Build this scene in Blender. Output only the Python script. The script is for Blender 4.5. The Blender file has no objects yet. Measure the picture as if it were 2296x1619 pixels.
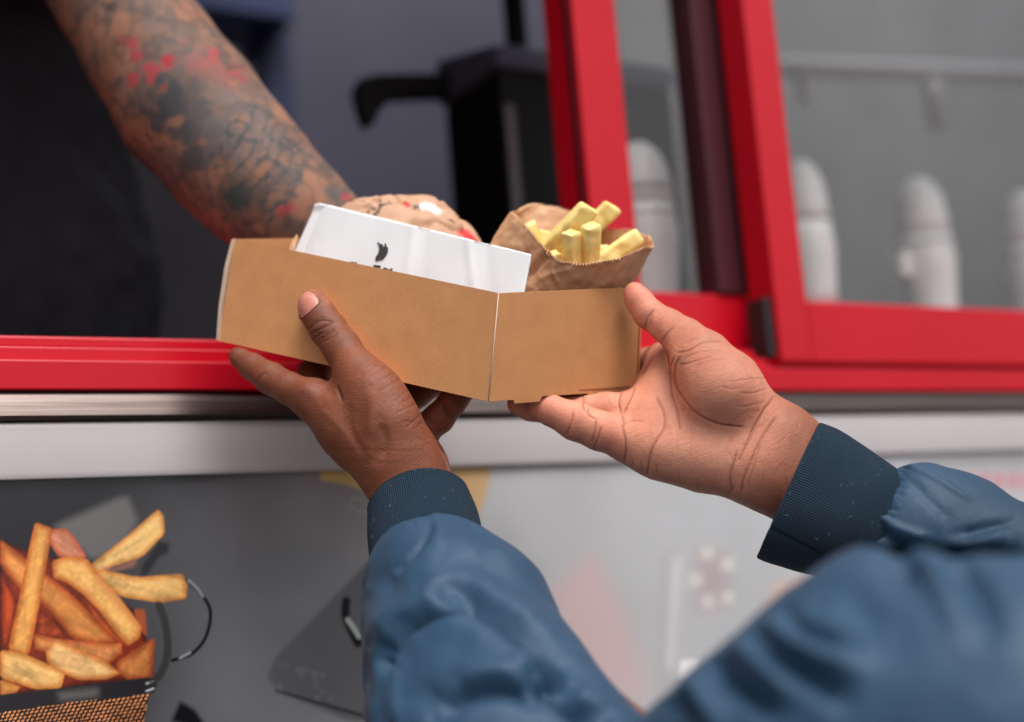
import bpy, bmesh, math, random
import numpy as np
from mathutils import Matrix, Vector
random.seed(7); rng = np.random.default_rng(7)
scene = bpy.context.scene
COL = scene.collection

# ---------------------------------------------------------------- camera
# The food truck's side is the world plane y = 0 (x along it, z up, +y into the truck).
F, CX, CY = 3190.0, 1148.0, 809.5          # a 50 mm lens, measured on a 2296 px wide view
Zc = np.array([-1602.0, 20081.0, -F]); Zc /= np.linalg.norm(Zc)
Xc = np.array([5412.0, -75.0, -F]);    Xc /= np.linalg.norm(Xc)
Yc = np.cross(Zc, Xc)
R = np.array([Xc, Yc, Zc])                  # camera axes -> world
C0 = np.array([0.0, -1.04832, 1.25])
cam_d = bpy.data.cameras.new('camera'); cam = bpy.data.objects.new('camera', cam_d); COL.objects.link(cam)
M4 = Matrix.Identity(4)
for i in range(3):
    for j in range(3): M4[i][j] = R[i, j]
    M4[i][3] = C0[i]
cam.matrix_world = M4
cam_d.sensor_width = 36.0; cam_d.lens = F / 2296.0 * 36.0
cam_d.clip_start = 0.02; cam_d.clip_end = 3000
cam_d.dof.use_dof = True; cam_d.dof.focus_distance = 0.965; cam_d.dof.aperture_fstop = 2.2
cam_d.dof.aperture_blades = 9
scene.camera = cam

# ---------------------------------------------------------------- world, sun, exposure
SUN_EL, SUN_AZ = math.radians(52), math.radians(215)
world = bpy.data.worlds.new("World"); scene.world = world; world.use_nodes = True
wt = world.node_tree; wt.nodes.clear()
sky = wt.nodes.new('ShaderNodeTexSky'); sky.sky_type = 'NISHITA'; sky.sun_disc = False
sky.sun_elevation = SUN_EL; sky.sun_rotation = SUN_AZ; sky.dust_density = 5; sky.ozone_density = 1
hs = wt.nodes.new('ShaderNodeHueSaturation'); hs.inputs['Saturation'].default_value = 0.16
bg = wt.nodes.new('ShaderNodeBackground'); bg.inputs['Strength'].default_value = 0.15
wo = wt.nodes.new('ShaderNodeOutputWorld')
wt.links.new(sky.outputs[0], hs.inputs['Color']); wt.links.new(hs.outputs[0], bg.inputs[0]); wt.links.new(bg.outputs[0], wo.inputs[0])
sd = bpy.data.lights.new('sun', 'SUN'); sd.energy = 1.5; sd.angle = math.radians(30); sd.color = (1, .965, .92)
sun = bpy.data.objects.new('sun', sd); COL.objects.link(sun)
# light arrives from behind-left of the camera and above
sdir = Vector((0.02, -0.55, 1.05)).normalized()
sun.rotation_euler = sdir.to_track_quat('Z', 'Y').to_euler()
sky.sun_rotation = math.atan2(sdir.x, sdir.y); sky.sun_elevation = math.asin(sdir.z)
scene.view_settings.view_transform = 'Standard'; scene.view_settings.look = 'None'
scene.view_settings.exposure = 0.25; scene.view_settings.gamma = 1
scene.cycles.max_bounces = 8
scene.cycles.use_denoising = True

# ---------------------------------------------------------------- geometry helpers
def cray(u, v): return np.array([(u - CX) / F, -(v - CY) / F, -1.0])
def P(u, v, D): return C0 + R @ (cray(u, v) * D)          # a point D metres deep seen at (u, v)
def CAMPT(x, y, d): return C0 + R @ np.array([x, y, -d])
def on_y(u, v, y):
    r = R @ cray(u, v); return C0 + r * ((y - C0[1]) / r[1])
def on_plane(u, v, p0, n):
    r = R @ cray(u, v); return C0 + r * (np.dot(np.subtract(p0, C0), n) / np.dot(r, n))
def to_cam(V): return (np.asarray(V) - C0) @ R            # world -> camera axes
def to_uv(V):
    c = to_cam(V); d = -c[:, 2]
    return CX + F * c[:, 0] / d, CY - F * c[:, 1] / d, d
def zc(ox, oy, s):                                        # reads points taken on an enlarged view
    return lambda pts: [((ox + x / s) * .560547, (oy + y / s) * .560547) for x, y in pts]
def smooth(e0, e1, x):
    t = np.clip((x - e0) / (e1 - e0), 0, 1); return t * t * (3 - 2 * t)
def unit(v): v = np.asarray(v, float); return v / np.linalg.norm(v)

def hash3(i, j, k, s=0):
    n = (i * 374761393 + j * 668265263 + k * 1442695041 + s * 974711) & 0x7fffffff
    n = ((n ^ (n >> 13)) * 1274126177) & 0x7fffffff
    return ((n ^ (n >> 16)) & 0xffff) / 65535.0
def noise3(p, scale, seed=0):
    q = np.asarray(p, float) * scale + 1000.0; i = np.floor(q).astype(np.int64); f = q - i; f = f * f * (3 - 2 * f)
    r = 0
    for dx in (0, 1):
        for dy in (0, 1):
            for dz in (0, 1):
                w = (f[:, 0] if dx else 1 - f[:, 0]) * (f[:, 1] if dy else 1 - f[:, 1]) * (f[:, 2] if dz else 1 - f[:, 2])
                r = r + w * hash3(i[:, 0] + dx, i[:, 1] + dy, i[:, 2] + dz, seed)
    return r * 2 - 1
def fbm(p, scale, seed=0, oct=3):
    return sum(noise3(p, scale * 2 ** o, seed + o) / 2 ** o for o in range(oct))

# ---------------------------------------------------------------- object helpers
def link(name, me, mat=None, parent=None, smooth_=True):
    o = bpy.data.objects.new(name, me); COL.objects.link(o)
    if mat is not None:
        me.materials.clear(); me.materials.append(mat)
    if smooth_: me.shade_smooth()
    if parent is not None:
        o.parent = parent; o.matrix_parent_inverse = parent.matrix_world.inverted()
    return o
def mesh(name, V, Fc, mat=None, parent=None, smooth_=True, col=None, mask=None, uv=None):
    me = bpy.data.meshes.new(name)
    V = np.asarray(V, float)
    me.from_pydata(V.tolist(), [], [tuple(int(a) for a in f) for f in Fc]); me.validate(); me.update()
    if col is not None:
        a = me.color_attributes.new('col', 'FLOAT_COLOR', 'POINT')
        c = np.ones((len(V), 4), np.float32); c[:, :3] = col; a.data.foreach_set('color', c.ravel())
    if mask is not None:
        a = me.attributes.new('gloss', 'FLOAT', 'POINT'); a.data.foreach_set('value', np.asarray(mask, np.float32))
    if uv is not None:
        a = me.attributes.new('ruv', 'FLOAT_VECTOR', 'POINT')
        c = np.zeros((len(V), 3), np.float32); c[:, :2] = uv; a.data.foreach_set('vector', c.ravel())
    return link(name, me, mat, parent, smooth_)
def empty(name, loc):
    o = bpy.data.objects.new(name, None); o.location = Vector(loc); COL.objects.link(o)
    o.empty_display_size = .05
    bpy.context.view_layer.update(); return o
def tag(o, label=None, cat=None, group=None, kind=None):
    if label: o['label'] = label
    if cat: o['category'] = cat
    if group: o['group'] = group
    if kind: o['kind'] = kind
    return o
def bevelled(o, w, seg=2):
    m = o.modifiers.new('bevel', 'BEVEL'); m.width = w; m.segments = seg; m.limit_method = 'ANGLE'; m.angle_limit = math.radians(40)
    m.harden_normals = False; return o
def boxes(name, bl, mat, parent=None, bev=0.0):
    V, Fc = [], []
    for (x0, x1, y0, y1, z0, z1) in bl:
        b = len(V)
        V += [(x0, y0, z0), (x1, y0, z0), (x1, y1, z0), (x0, y1, z0), (x0, y0, z1), (x1, y0, z1), (x1, y1, z1), (x0, y1, z1)]
        Fc += [[b + i for i in q] for q in ((3, 2, 1, 0), (4, 5, 6, 7), (0, 1, 5, 4), (1, 2, 6, 5), (2, 3, 7, 6), (3, 0, 4, 7))]
    o = mesh(name, V, Fc, mat, parent, smooth_=False)
    if bev: bevelled(o, bev)
    return o
def slab(name, pts, off, mat, parent=None, bev=0.0):
    pts = [np.asarray(p, float) for p in pts]; n = len(pts); off = np.asarray(off)
    V = pts + [p + off for p in pts]
    Fc = [list(range(n)), list(range(2 * n - 1, n - 1, -1))] + [[i, i + n, (i + 1) % n + n, (i + 1) % n] for i in range(n)]
    o = mesh(name, V, Fc, mat, parent, smooth_=False)
    bm = bmesh.new(); bm.from_mesh(o.data); bmesh.ops.recalc_face_normals(bm, faces=bm.faces); bm.to_mesh(o.data); bm.free()
    if bev: bevelled(o, bev)
    return o
def grid_faces(nu, nv, wrap=False, base=0):
    Fc = []
    for i in range(nu - 1):
        for j in range(nv if wrap else nv - 1):
            j2 = (j + 1) % nv
            Fc.append((base + i * nv + j, base + i * nv + j2, base + (i + 1) * nv + j2, base + (i + 1) * nv + j))
    return Fc
def catmull(pts, n):
    pts = np.asarray(pts, float); m = len(pts); out = []
    t = np.linspace(0, m - 1, n)
    for s in t:
        i = min(int(s), m - 2); f = s - i
        p0, p1, p2, p3 = pts[max(i - 1, 0)], pts[i], pts[i + 1], pts[min(i + 2, m - 1)]
        out.append(.5 * ((2 * p1) + (p2 - p0) * f + (2 * p0 - 5 * p1 + 4 * p2 - p3) * f * f + (3 * p1 - p0 - 3 * p2 + p3) * f ** 3))
    return np.array(out)

# ---------------------------------------------------------------- bodies: rounded cones melted into one surface
def cone_field(G, a, ra, b, rb):
    ab = b - a; L = np.dot(ab, ab) + 1e-12
    px, py, pz = G[0] - a[0], G[1] - a[1], G[2] - a[2]
    t = np.clip((px * ab[0] + py * ab[1] + pz * ab[2]) / L, 0, 1)
    return np.sqrt((px - t * ab[0]) ** 2 + (py - t * ab[1]) ** 2 + (pz - t * ab[2]) ** 2) - (ra + (rb - ra) * t)
def smin(a, b, k):
    h = np.clip(.5 + .5 * (b - a) / k, 0, 1); return b + (a - b) * h - k * h * (1 - h)
class Melt:
    """chains: lists of (camera-space point, radius); groups keep the fingers apart."""
    def __init__(s, h): s.h = h; s.core = []; s.groups = []
    def prim(s, ch): return [(ch[i][0], ch[i][1], ch[i + 1][0], ch[i + 1][1]) for i in range(len(ch) - 1)] or [(ch[0][0], ch[0][1], ch[0][0], ch[0][1])]
    def add(s, ch, k=.008): s.core.append((s.prim(ch), k))
    def finger(s, ch, k=.006, kc=.003): s.groups.append((s.prim(ch), k, kc))
    def build(s):
        allp = [p for c in s.core for p in c[0]] + [p for g in s.groups for p in g[0]]
        lo = np.min([np.minimum(p[0] - p[1], p[2] - p[3]) for p in allp], 0) - .004
        hi = np.max([np.maximum(p[0] + p[1], p[2] + p[3]) for p in allp], 0) + .004
        n = np.ceil((hi - lo) / s.h).astype(int) + 1
        ax = [(lo[i] + np.arange(n[i]) * s.h).astype(np.float32) for i in range(3)]
        Fd = np.full(n, .03, np.float32)
        def sub(pr, pad):
            a, ra, b, rb = pr
            l = np.minimum(a - ra, b - rb) - pad; h_ = np.maximum(a + ra, b + rb) + pad
            i0 = np.clip(np.floor((l - lo) / s.h).astype(int), 0, n); i1 = np.clip(np.ceil((h_ - lo) / s.h).astype(int) + 1, 0, n)
            sl = tuple(slice(i0[i], i1[i]) for i in range(3))
            return sl, (ax[0][sl[0]][:, None, None], ax[1][sl[1]][None, :, None], ax[2][sl[2]][None, None, :])
        for prs, k in s.core:
            for pr in prs:
                sl, G = sub(pr, k + .006); Fd[sl] = smin(Fd[sl], cone_field(G, *pr).astype(np.float32), k)
        out = Fd.copy()
        for prs, k, kc in s.groups:
            fb = None
            big = (np.min([np.minimum(p[0] - p[1], p[2] - p[3]) for p in prs], 0), np.max([np.maximum(p[0] + p[1], p[2] + p[3]) for p in prs], 0))
            sl, G = sub((big[0], 0, big[1], 0), k + .006)
            for pr in prs:
                f = cone_field(G, *pr).astype(np.float32); fb = f if fb is None else smin(fb, f, kc)
            out[sl] = smin(out[sl], smin(Fd[sl], fb, k), .0008)
        return nets(out, lo, s.h)
def nets(Fd, org, h):
    S = Fd < 0
    def c(A, a): return A[a[0]:A.shape[0] - 1 + a[0], a[1]:A.shape[1] - 1 + a[1], a[2]:A.shape[2] - 1 + a[2]]
    corners = [(i, j, k) for i in (0, 1) for j in (0, 1) for k in (0, 1)]
    cnt = sum(c(S, a).astype(np.uint8) for a in corners)
    mix = (cnt > 0) & (cnt < 8); ijk = np.argwhere(mix)
    idx = np.full(mix.shape, -1, np.int64); idx[mix] = np.arange(len(ijk))
    fv = {a: Fd[ijk[:, 0] + a[0], ijk[:, 1] + a[1], ijk[:, 2] + a[2]].astype(float) for a in corners}
    acc = np.zeros((len(ijk), 3)); num = np.zeros(len(ijk)); nor = np.zeros((len(ijk), 3))
    for a in corners:
        for ax in range(3):
            if a[ax]: continue
            b = list(a); b[ax] = 1; b = tuple(b); fa, fb = fv[a], fv[b]
            cr = (fa < 0) != (fb < 0); t = np.where(cr, fa / np.where(cr, fa - fb, 1), 0)
            for q in range(3): acc[:, q] += cr * (a[q] + (t if q == ax else 0))
            num += cr; nor[:, ax] += fb - fa
    V = (ijk + acc / num[:, None]) * h + org
    nor /= np.linalg.norm(nor, axis=1)[:, None] + 1e-12
    faces = []
    for ax in range(3):
        a1, a2 = (ax + 1) % 3, (ax + 2) % 3
        sl = [slice(None)] * 3; sl2 = [slice(None)] * 3; sl[ax] = slice(0, -1); sl2[ax] = slice(1, None)
        e = S[tuple(sl)] != S[tuple(sl2)]
        q = np.argwhere(e)
        ok = (q[:, a1] > 0) & (q[:, a2] > 0) & (q[:, a1] < S.shape[a1] - 1) & (q[:, a2] < S.shape[a2] - 1); q = q[ok]
        def id_(d1, d2):
            w = q.copy(); w[:, a1] += d1; w[:, a2] += d2; return idx[w[:, 0], w[:, 1], w[:, 2]]
        f = np.stack([id_(-1, -1), id_(0, -1), id_(0, 0), id_(-1, 0)], 1)
        s0 = S[q[:, 0], q[:, 1], q[:, 2]]
        f[~s0] = f[~s0][:, ::-1]; faces.append(f)
    return V, np.concatenate(faces), nor
def chain(pts):                                           # (u, v, depth, radius in view px) -> camera-space point, metres
    return [(cray(u, v) * D, r * D / F) for u, v, D, r in pts]
def seg_dist(px, py, line):
    d = np.full(len(px), 1e9)
    for (x0, y0), (x1, y1) in zip(line[:-1], line[1:]):
        dx, dy = x1 - x0, y1 - y0; t = np.clip(((px - x0) * dx + (py - y0) * dy) / (dx * dx + dy * dy + 1e-9), 0, 1)
        d = np.minimum(d, np.hypot(px - x0 - t * dx, py - y0 - t * dy))
    return d
def curve2(line, n=None):
    return catmull(line, n or max(8, 5 * len(line))) if len(line) > 2 else np.array(line, float)
def carve(V, N, line, w, depth, dmax=9.0, front=.05, wob=0):
    """presses a groove (or lifts a ridge, depth < 0) along a line into the side of a body that faces the viewer; V, N in camera axes"""
    line = curve2(line); D = -V[:, 2]
    u = CX + F * V[:, 0] / D; v = CY - F * V[:, 1] / D
    lo = line.min(0) - 3 * w; hi = line.max(0) + 3 * w
    m = np.where((u > lo[0]) & (u < hi[0]) & (v > lo[1]) & (v < hi[1]) & (N[:, 2] > front) & (D < dmax))[0]
    if len(m) == 0: return np.zeros(len(V))
    g = np.zeros(len(V)); dd = seg_dist(u[m], v[m], line)
    tip = np.minimum(1, np.minimum(np.hypot(u[m] - line[0][0], v[m] - line[0][1]), np.hypot(u[m] - line[-1][0], v[m] - line[-1][1])) / (2.2 * w) + .25)
    g[m] = np.exp(-(dd / w) ** 2) * tip
    V[m] -= N[m] * (g[m] * depth)[:, None]
    return g
def mesh_normals(V, Fc):
    n = np.zeros_like(V); a, b, c, d = (V[Fc[:, i]] for i in range(4)); fn = np.cross(c - a, d - b)
    for i in range(4):
        for q in range(3): n[:, q] += np.bincount(Fc[:, i], fn[:, q], len(V))
    return n / (np.linalg.norm(n, axis=1)[:, None] + 1e-12)
def relax(V, Fc, it=1, lam=.5):
    e = np.concatenate([Fc[:, [0, 1]], Fc[:, [1, 2]], Fc[:, [2, 3]], Fc[:, [3, 0]]]); n = len(V)
    deg = np.bincount(e[:, 0], minlength=n) + np.bincount(e[:, 1], minlength=n)
    for _ in range(it):
        s = np.stack([np.bincount(e[:, 0], V[e[:, 1], q], n) + np.bincount(e[:, 1], V[e[:, 0], q], n) for q in range(3)], 1)
        V = V + lam * (s / deg[:, None] - V)
    return V
def W(V): return C0 + np.asarray(V) @ R.T                 # camera axes -> world

# ---------------------------------------------------------------- materials
def mat(name, base=(.5, .5, .5), rough=.5, metal=0, spec=.5, **kw):
    m = bpy.data.materials.new(name); m.use_nodes = True; nt = m.node_tree; b = nt.nodes['Principled BSDF']
    b.inputs['Base Color'].default_value = (*base, 1); b.inputs['Roughness'].default_value = rough
    b.inputs['Metallic'].default_value = metal; b.inputs['Specular IOR Level'].default_value = spec
    for k, v in kw.items(): b.inputs[k.replace('_', ' ')].default_value = v
    return m
def nn(m, t, **kw):
    n = m.node_tree.nodes.new(t)
    for k, v in kw.items(): setattr(n, k, v)
    return n
def bsdf(m): return m.node_tree.nodes['Principled BSDF']
def lk(m, a, b): m.node_tree.links.new(a, b)
def coords(m, scale=(1, 1, 1), attr=None):
    mp = nn(m, 'ShaderNodeMapping'); mp.inputs['Scale'].default_value = scale
    if attr:
        a = nn(m, 'ShaderNodeAttribute', attribute_name=attr); lk(m, a.outputs['Vector'], mp.inputs['Vector'])
    else:
        t = nn(m, 'ShaderNodeTexCoord'); lk(m, t.outputs['Object'], mp.inputs['Vector'])
    return mp.outputs[0]
def noise_node(m, scale, detail=4, vec=None, rough=.55):
    n = nn(m, 'ShaderNodeTexNoise'); n.inputs['Scale'].default_value = scale; n.inputs['Detail'].default_value = detail; n.inputs['Roughness'].default_value = rough
    lk(m, vec if vec is not None else coords(m), n.inputs['Vector']); return n.outputs['Fac']
def bump(m, h, strength, dist=.001, prev=None):
    b = nn(m, 'ShaderNodeBump'); b.inputs['Strength'].default_value = strength; b.inputs['Distance'].default_value = dist
    lk(m, h, b.inputs['Height'])
    if prev is not None: lk(m, prev, b.inputs['Normal'])
    return b.outputs[0]
def ramp(m, fac, stops):
    r = nn(m, 'ShaderNodeValToRGB'); e = r.color_ramp.elements
    while len(e) < len(stops): e.new(.5)
    for i, (p, c) in enumerate(stops): e[i].position = p; e[i].color = (*c, 1)
    lk(m, fac, r.inputs[0]); return r.outputs[0]
def mottled(name, c1, c2, scale, rough=.5, bscale=None, bst=.2, bd=.0005, spec=.5, **kw):
    m = mat(name, c1, rough, spec=spec, **kw)
    lk(m, ramp(m, noise_node(m, scale), [(.3, c1), (.7, c2)]), bsdf(m).inputs['Base Color'])
    if bscale: lk(m, bump(m, noise_node(m, bscale), bst, bd), bsdf(m).inputs['Normal'])
    return m
def attr_mat(name, rough=.5, spec=.5, sss=0, bsc=None, bst=.3, bd=.0003, vor=None, mix=None):
    m = mat(name, rough=rough, spec=spec); a = nn(m, 'ShaderNodeAttribute', attribute_name='col')
    lk(m, a.outputs['Color'], bsdf(m).inputs['Base Color'])
    if sss:
        bsdf(m).inputs['Subsurface Weight'].default_value = sss; bsdf(m).inputs['Subsurface Radius'].default_value = (1, .35, .2)
        bsdf(m).inputs['Subsurface Scale'].default_value = .003
    pv = None
    if vor:
        v = nn(m, 'ShaderNodeTexVoronoi', feature='DISTANCE_TO_EDGE'); v.inputs['Scale'].default_value = vor
        lk(m, coords(m), v.inputs['Vector']); pv = bump(m, v.outputs['Distance'], .35, .0004)
    if bsc: pv = bump(m, noise_node(m, bsc), bst, bd, pv)
    if pv is not None: lk(m, pv, bsdf(m).inputs['Normal'])
    return m

SKIN = attr_mat('skin', .5, .38, .12, bsc=420, bst=.5, bd=.0005, vor=800)
_g = nn(SKIN, 'ShaderNodeAttribute', attribute_name='gloss'); _m = nn(SKIN, 'ShaderNodeMapRange')
_m.inputs['To Min'].default_value = .54; _m.inputs['To Max'].default_value = .22
lk(SKIN, _g.outputs['Fac'], _m.inputs[0]); lk(SKIN, _m.outputs[0], bsdf(SKIN).inputs['Roughness'])
_wn = noise_node(SKIN, 1.0, 3, coords(SKIN, (1, 1, 1), 'ruv'), .6); _prev = bsdf(SKIN).inputs['Normal'].links[0].from_socket
_wb = bump(SKIN, _wn, .85, .00045, _prev); lk(SKIN, _wb, bsdf(SKIN).inputs['Normal'])
KRAFT = mottled('kraft_card', (.52, .235, .092), (.57, .265, .108), 60, .62, 700, .45, .0004, spec=.3)
_fl = noise_node(KRAFT, 900, 2); _mx = nn(KRAFT, 'ShaderNodeMixRGB', blend_type='MULTIPLY'); _mx.inputs[0].default_value = 1
_bc = bsdf(KRAFT).inputs['Base Color']; _src = _bc.links[0].from_socket; lk(KRAFT, _src, _mx.inputs[1]); lk(KRAFT, ramp(KRAFT, _fl, [(.28, (.90, .89, .87)), (.42, (1, 1, 1)), (.60, (1, 1, 1)), (.72, (1.12, 1.12, 1.12))]), _mx.inputs[2]); lk(KRAFT, _mx.outputs[0], _bc)
lk(KRAFT, bump(KRAFT, noise_node(KRAFT, 16, 2), .35, .004, bsdf(KRAFT).inputs['Normal'].links[0].from_socket), bsdf(KRAFT).inputs['Normal'])
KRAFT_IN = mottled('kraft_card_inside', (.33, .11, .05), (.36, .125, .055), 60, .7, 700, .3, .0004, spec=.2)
CARD_EDGE = mottled('card_edge', (.60, .42, .30), (.66, .50, .40), 200, .7)
KRAFT_PAPER = mottled('kraft_paper', (.60, .32, .17), (.70, .40, .23), 35, .5, 180, .5, .0008, spec=.4)
RED = mottled('red_powder_coat', (.52, .0015, .013), (.57, .003, .016), 8, .36, 900, .06, .0003, spec=.35)
MAROON = mottled('red_profile_painted_shade', (.05, .004, .010), (.06, .006, .012), 8, .5)  # frame red with the far stile's shade put into the colour
BLACKRUB = mottled('black_rubber', (.008, .006, .008), (.014, .012, .014), 20, .6)
BLACKPL = mottled('black_plastic', (.004, .003, .004), (.007, .005, .006), 10, .5, 500, .05, spec=.25)
STEEL = mat('brushed_steel', (.40, .36, .34), .3, 1)
_n = noise_node(STEEL, 5, 5, coords(STEEL, (1, 1, 60)))
lk(STEEL, ramp(STEEL, _n, [(.3, (.08, .06, .055)), (.7, (.17, .135, .125))]), bsdf(STEEL).inputs['Base Color'])
lk(STEEL, bump(STEEL, _n, .2, .0006), bsdf(STEEL).inputs['Normal'])
WHITEP = mottled('white_painted_metal', (.44, .40, .41), (.49, .45, .455), 6, .33, 60, .05)
WALLIN = mottled('interior_wall', (.058, .053, .088), (.075, .07, .112), 3, .5)
DARKIN = mottled('interior_dark', (.012, .011, .017), (.03, .026, .036), 5, .4)
GREYIN = mottled('interior_grey_panel', (.15, .15, .155), (.22, .22, .23), 3, .6)
ASPH = mottled('paving', (.09, .085, .08), (.13, .12, .12), 20, .85, 200, .4, .004)
PAPERW = mottled('white_paper', (.80, .79, .80), (.84, .83, .84), 20, .55, 300, .15, .0004)
INK = mat('black_ink', (.035, .03, .033), .6)
INKRED = mat('red_ink', (.62, .08, .08), .6)
BOTTLE = mottled('white_plastic', (.86, .84, .82), (.90, .88, .86), 30, .3)
LABELG = mat('grey_print', (.58, .56, .55), .5); LABELR = mat('pink_print', (.6, .33, .32), .5)
TEE = mottled('black_cotton', (.010, .009, .015), (.018, .016, .026), 30, .85, 900, .3)
HAIR = mottled('dark_hair', (.008, .006, .005), (.016, .012, .01), 90, .8, 150, 1.0, .004)
EYE = mat('eye_white', (.7, .68, .65), .15); IRIS = mat('iris', (.03, .015, .008), .1)
FRY = mottled('pale_fried_potato', (1.0, .72, .22), (1.0, .80, .34), 90, .42, 420, .5, .0006, Subsurface_Weight=.15, Subsurface_Scale=.004)
GLASS = bpy.data.materials.new('window_glass'); GLASS.use_nodes = True
_t = GLASS.node_tree; _t.nodes.clear()
_o = _t.nodes.new('ShaderNodeOutputMaterial'); _x = _t.nodes.new('ShaderNodeMixShader'); _tr = _t.nodes.new('ShaderNodeBsdfTransparent')
_gl = _t.nodes.new('ShaderNodeBsdfGlossy'); _gl.inputs['Roughness'].default_value = .06; _tr.inputs[0].default_value = (.95, .96, .96, 1)
_fr = _t.nodes.new('ShaderNodeFresnel'); _fr.inputs[0].default_value = 1.75
_ge = _t.nodes.new('ShaderNodeNewGeometry'); _iv = _t.nodes.new('ShaderNodeMath'); _iv.operation = 'SUBTRACT'; _iv.inputs[0].default_value = 1; _ml = _t.nodes.new('ShaderNodeMath'); _ml.operation = 'MULTIPLY'
_t.links.new(_ge.outputs['Backfacing'], _iv.inputs[1]); _t.links.new(_iv.outputs[0], _ml.inputs[0]); _t.links.new(_fr.outputs[0], _ml.inputs[1]); _t.links.new(_ml.outputs[0], _x.inputs[0]); _t.links.new(_tr.outputs[0], _x.inputs[1]); _t.links.new(_gl.outputs[0], _x.inputs[2]); _t.links.new(_x.outputs[0], _o.inputs[0])

NYLON = mottled('blue_satin_fabric', (.019, .056, .108), (.026, .070, .130), 25, .56, 420, .35, .0006, spec=.34, Sheen_Weight=.03, Sheen_Roughness=.4)
_cn = noise_node(NYLON, 26, 4, coords(NYLON, (1, 1.6, .8)), .6); _pv = bsdf(NYLON).inputs['Normal'].links[0].from_socket
lk(NYLON, bump(NYLON, _cn, .30, .006, _pv), bsdf(NYLON).inputs['Normal'])
KNIT = mat('navy_rib_knit', (.010, .026, .048), .8, spec=.25)
_c = coords(KNIT, (1, 1, 1), 'ruv'); _w = nn(KNIT, 'ShaderNodeTexWave', wave_type='BANDS', bands_direction='X'); _w.inputs['Scale'].default_value = 1 / 6.2832 * 6.2832 / 20 * 20
_w.inputs['Distortion'].default_value = 0; lk(KNIT, _c, _w.inputs['Vector'])
_w.inputs['Scale'].default_value = .3142
_w2 = nn(KNIT, 'ShaderNodeTexWave', wave_type='BANDS', bands_direction='Y'); _w2.inputs['Scale'].default_value = .3142; lk(KNIT, _c, _w2.inputs['Vector'])
_b = bump(KNIT, _w.outputs['Fac'], .9, .0009); _b = bump(KNIT, _w2.outputs['Fac'], .25, .0004, _b); lk(KNIT, _b, bsdf(KNIT).inputs['Normal'])
lk(KNIT, ramp(KNIT, _w.outputs['Fac'], [(.25, (.006, .016, .030)), (.75, (.020, .048, .082))]), bsdf(KNIT).inputs['Base Color'])
SEAM = mat('dark_seam', (.004, .008, .015), .9)
LINT = mat('pale_lint', (.35, .36, .4), .9)

# ================================================================ SETTING
g = mesh('ground', [(-400, -400, 0), (400, -400, 0), (400, 400, 0), (-400, 400, 0)], [(0, 1, 2, 3)], ASPH, smooth_=False); tag(g, kind='structure')

X0, X1 = -1.6, 3.4
truck = tag(empty('food_truck', (0.9, 1.0, 0)), 'food truck with a red sliding serving window, steel strip, white ledge and printed side', 'food truck')
boxes('body_wall', [(X0, X1, .02, .06, .45, 1.352), (X0, X1, 0.0, .10, 2.05, 3.25), (X0, -.75, .0, .10, 1.466, 2.05), (2.6, X1, .0, .10, 1.466, 2.05)], WHITEP, truck, .003)
boxes('interior_shell', [(X0, X1, 2.05, 2.10, .5, 3.2), (X0, X0 + .05, .1, 2.05, .5, 3.2), (X1 - .05, X1, .1, 2.05, .5, 3.2), (X0, X1, .1, 2.1, .45, .5), (X0, .20, .1, 2.1, 3.2, 3.25), (.2001, 1.0, .1, .52, 3.2, 3.25), (.2001, 1.0, 1.0, 2.1, 3.2, 3.25)], WALLIN, truck)  # gaps in the roof added so daylight brightens the interior
wheels = []
for wx in (-1.0, 2.7):
    me = bpy.data.meshes.new('wheel'); bm = bmesh.new()
    bmesh.ops.create_cone(bm, cap_ends=True, segments=40, radius1=.33, radius2=.33, depth=.2, matrix=Matrix.Translation((wx, .22, .33)) @ Matrix.Rotation(math.pi / 2, 4, 'X'))
    bm.to_mesh(me); bm.free(); bevelled(link('wheel', me, BLACKRUB, truck, False), .03, 3)
# white rounded ledge: profile swept along x
def sweep_x(name, prof, x0, x1, mt, n=24):
    V = []; prof = np.asarray(prof)
    for x in np.linspace(x0, x1, n):
        V += [(x, p[0], p[1]) for p in prof]
    Fc = grid_faces(n, len(prof), True)
    Fc += [tuple(range(len(prof))), tuple(reversed(range((n - 1) * len(prof), n * len(prof))))]
    o = mesh(name, V, Fc, mt, truck); bm = bmesh.new(); bm.from_mesh(o.data); bmesh.ops.recalc_face_normals(bm, faces=bm.faces); bm.to_mesh(o.data); bm.free()
    m = o.modifiers.new('split', 'EDGE_SPLIT'); m.split_angle = math.radians(38); return o
prof = [(.03, 1.352), (-.0035, 1.3522), (-.0048, 1.3526)] + [(-.0052 + .003 * k * k, 1.3535 + .0385 * k) for k in np.linspace(0, 1, 12)] + [(-.001, 1.3935), (.03, 1.394)]
sweep_x('white_ledge', prof, X0, X1, WHITEP)
prof = [(.05, 1.3945), (-.004, 1.3945), (-.006, 1.398), (-.0035, 1.405), (-.001, 1.412), (.001, 1.4165), (.05, 1.4165)]
sweep_x('steel_strip', prof, X0, X1, STEEL)
# red window track
boxes('window_track', [(X0, X1, -.003, .115, 1.417, 1.4395), (X0, X1, .012, .115, 1.4395, 1.452)], RED, truck, .0015)
boxes('window_sill', [(X0, .92, .020, .115, 1.4522, 1.4615)], RED, truck, .002)
boxes('window_head', [(-.75, 2.6, .0, .115, 2.0, 2.0495)], RED, truck, .002)
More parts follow.
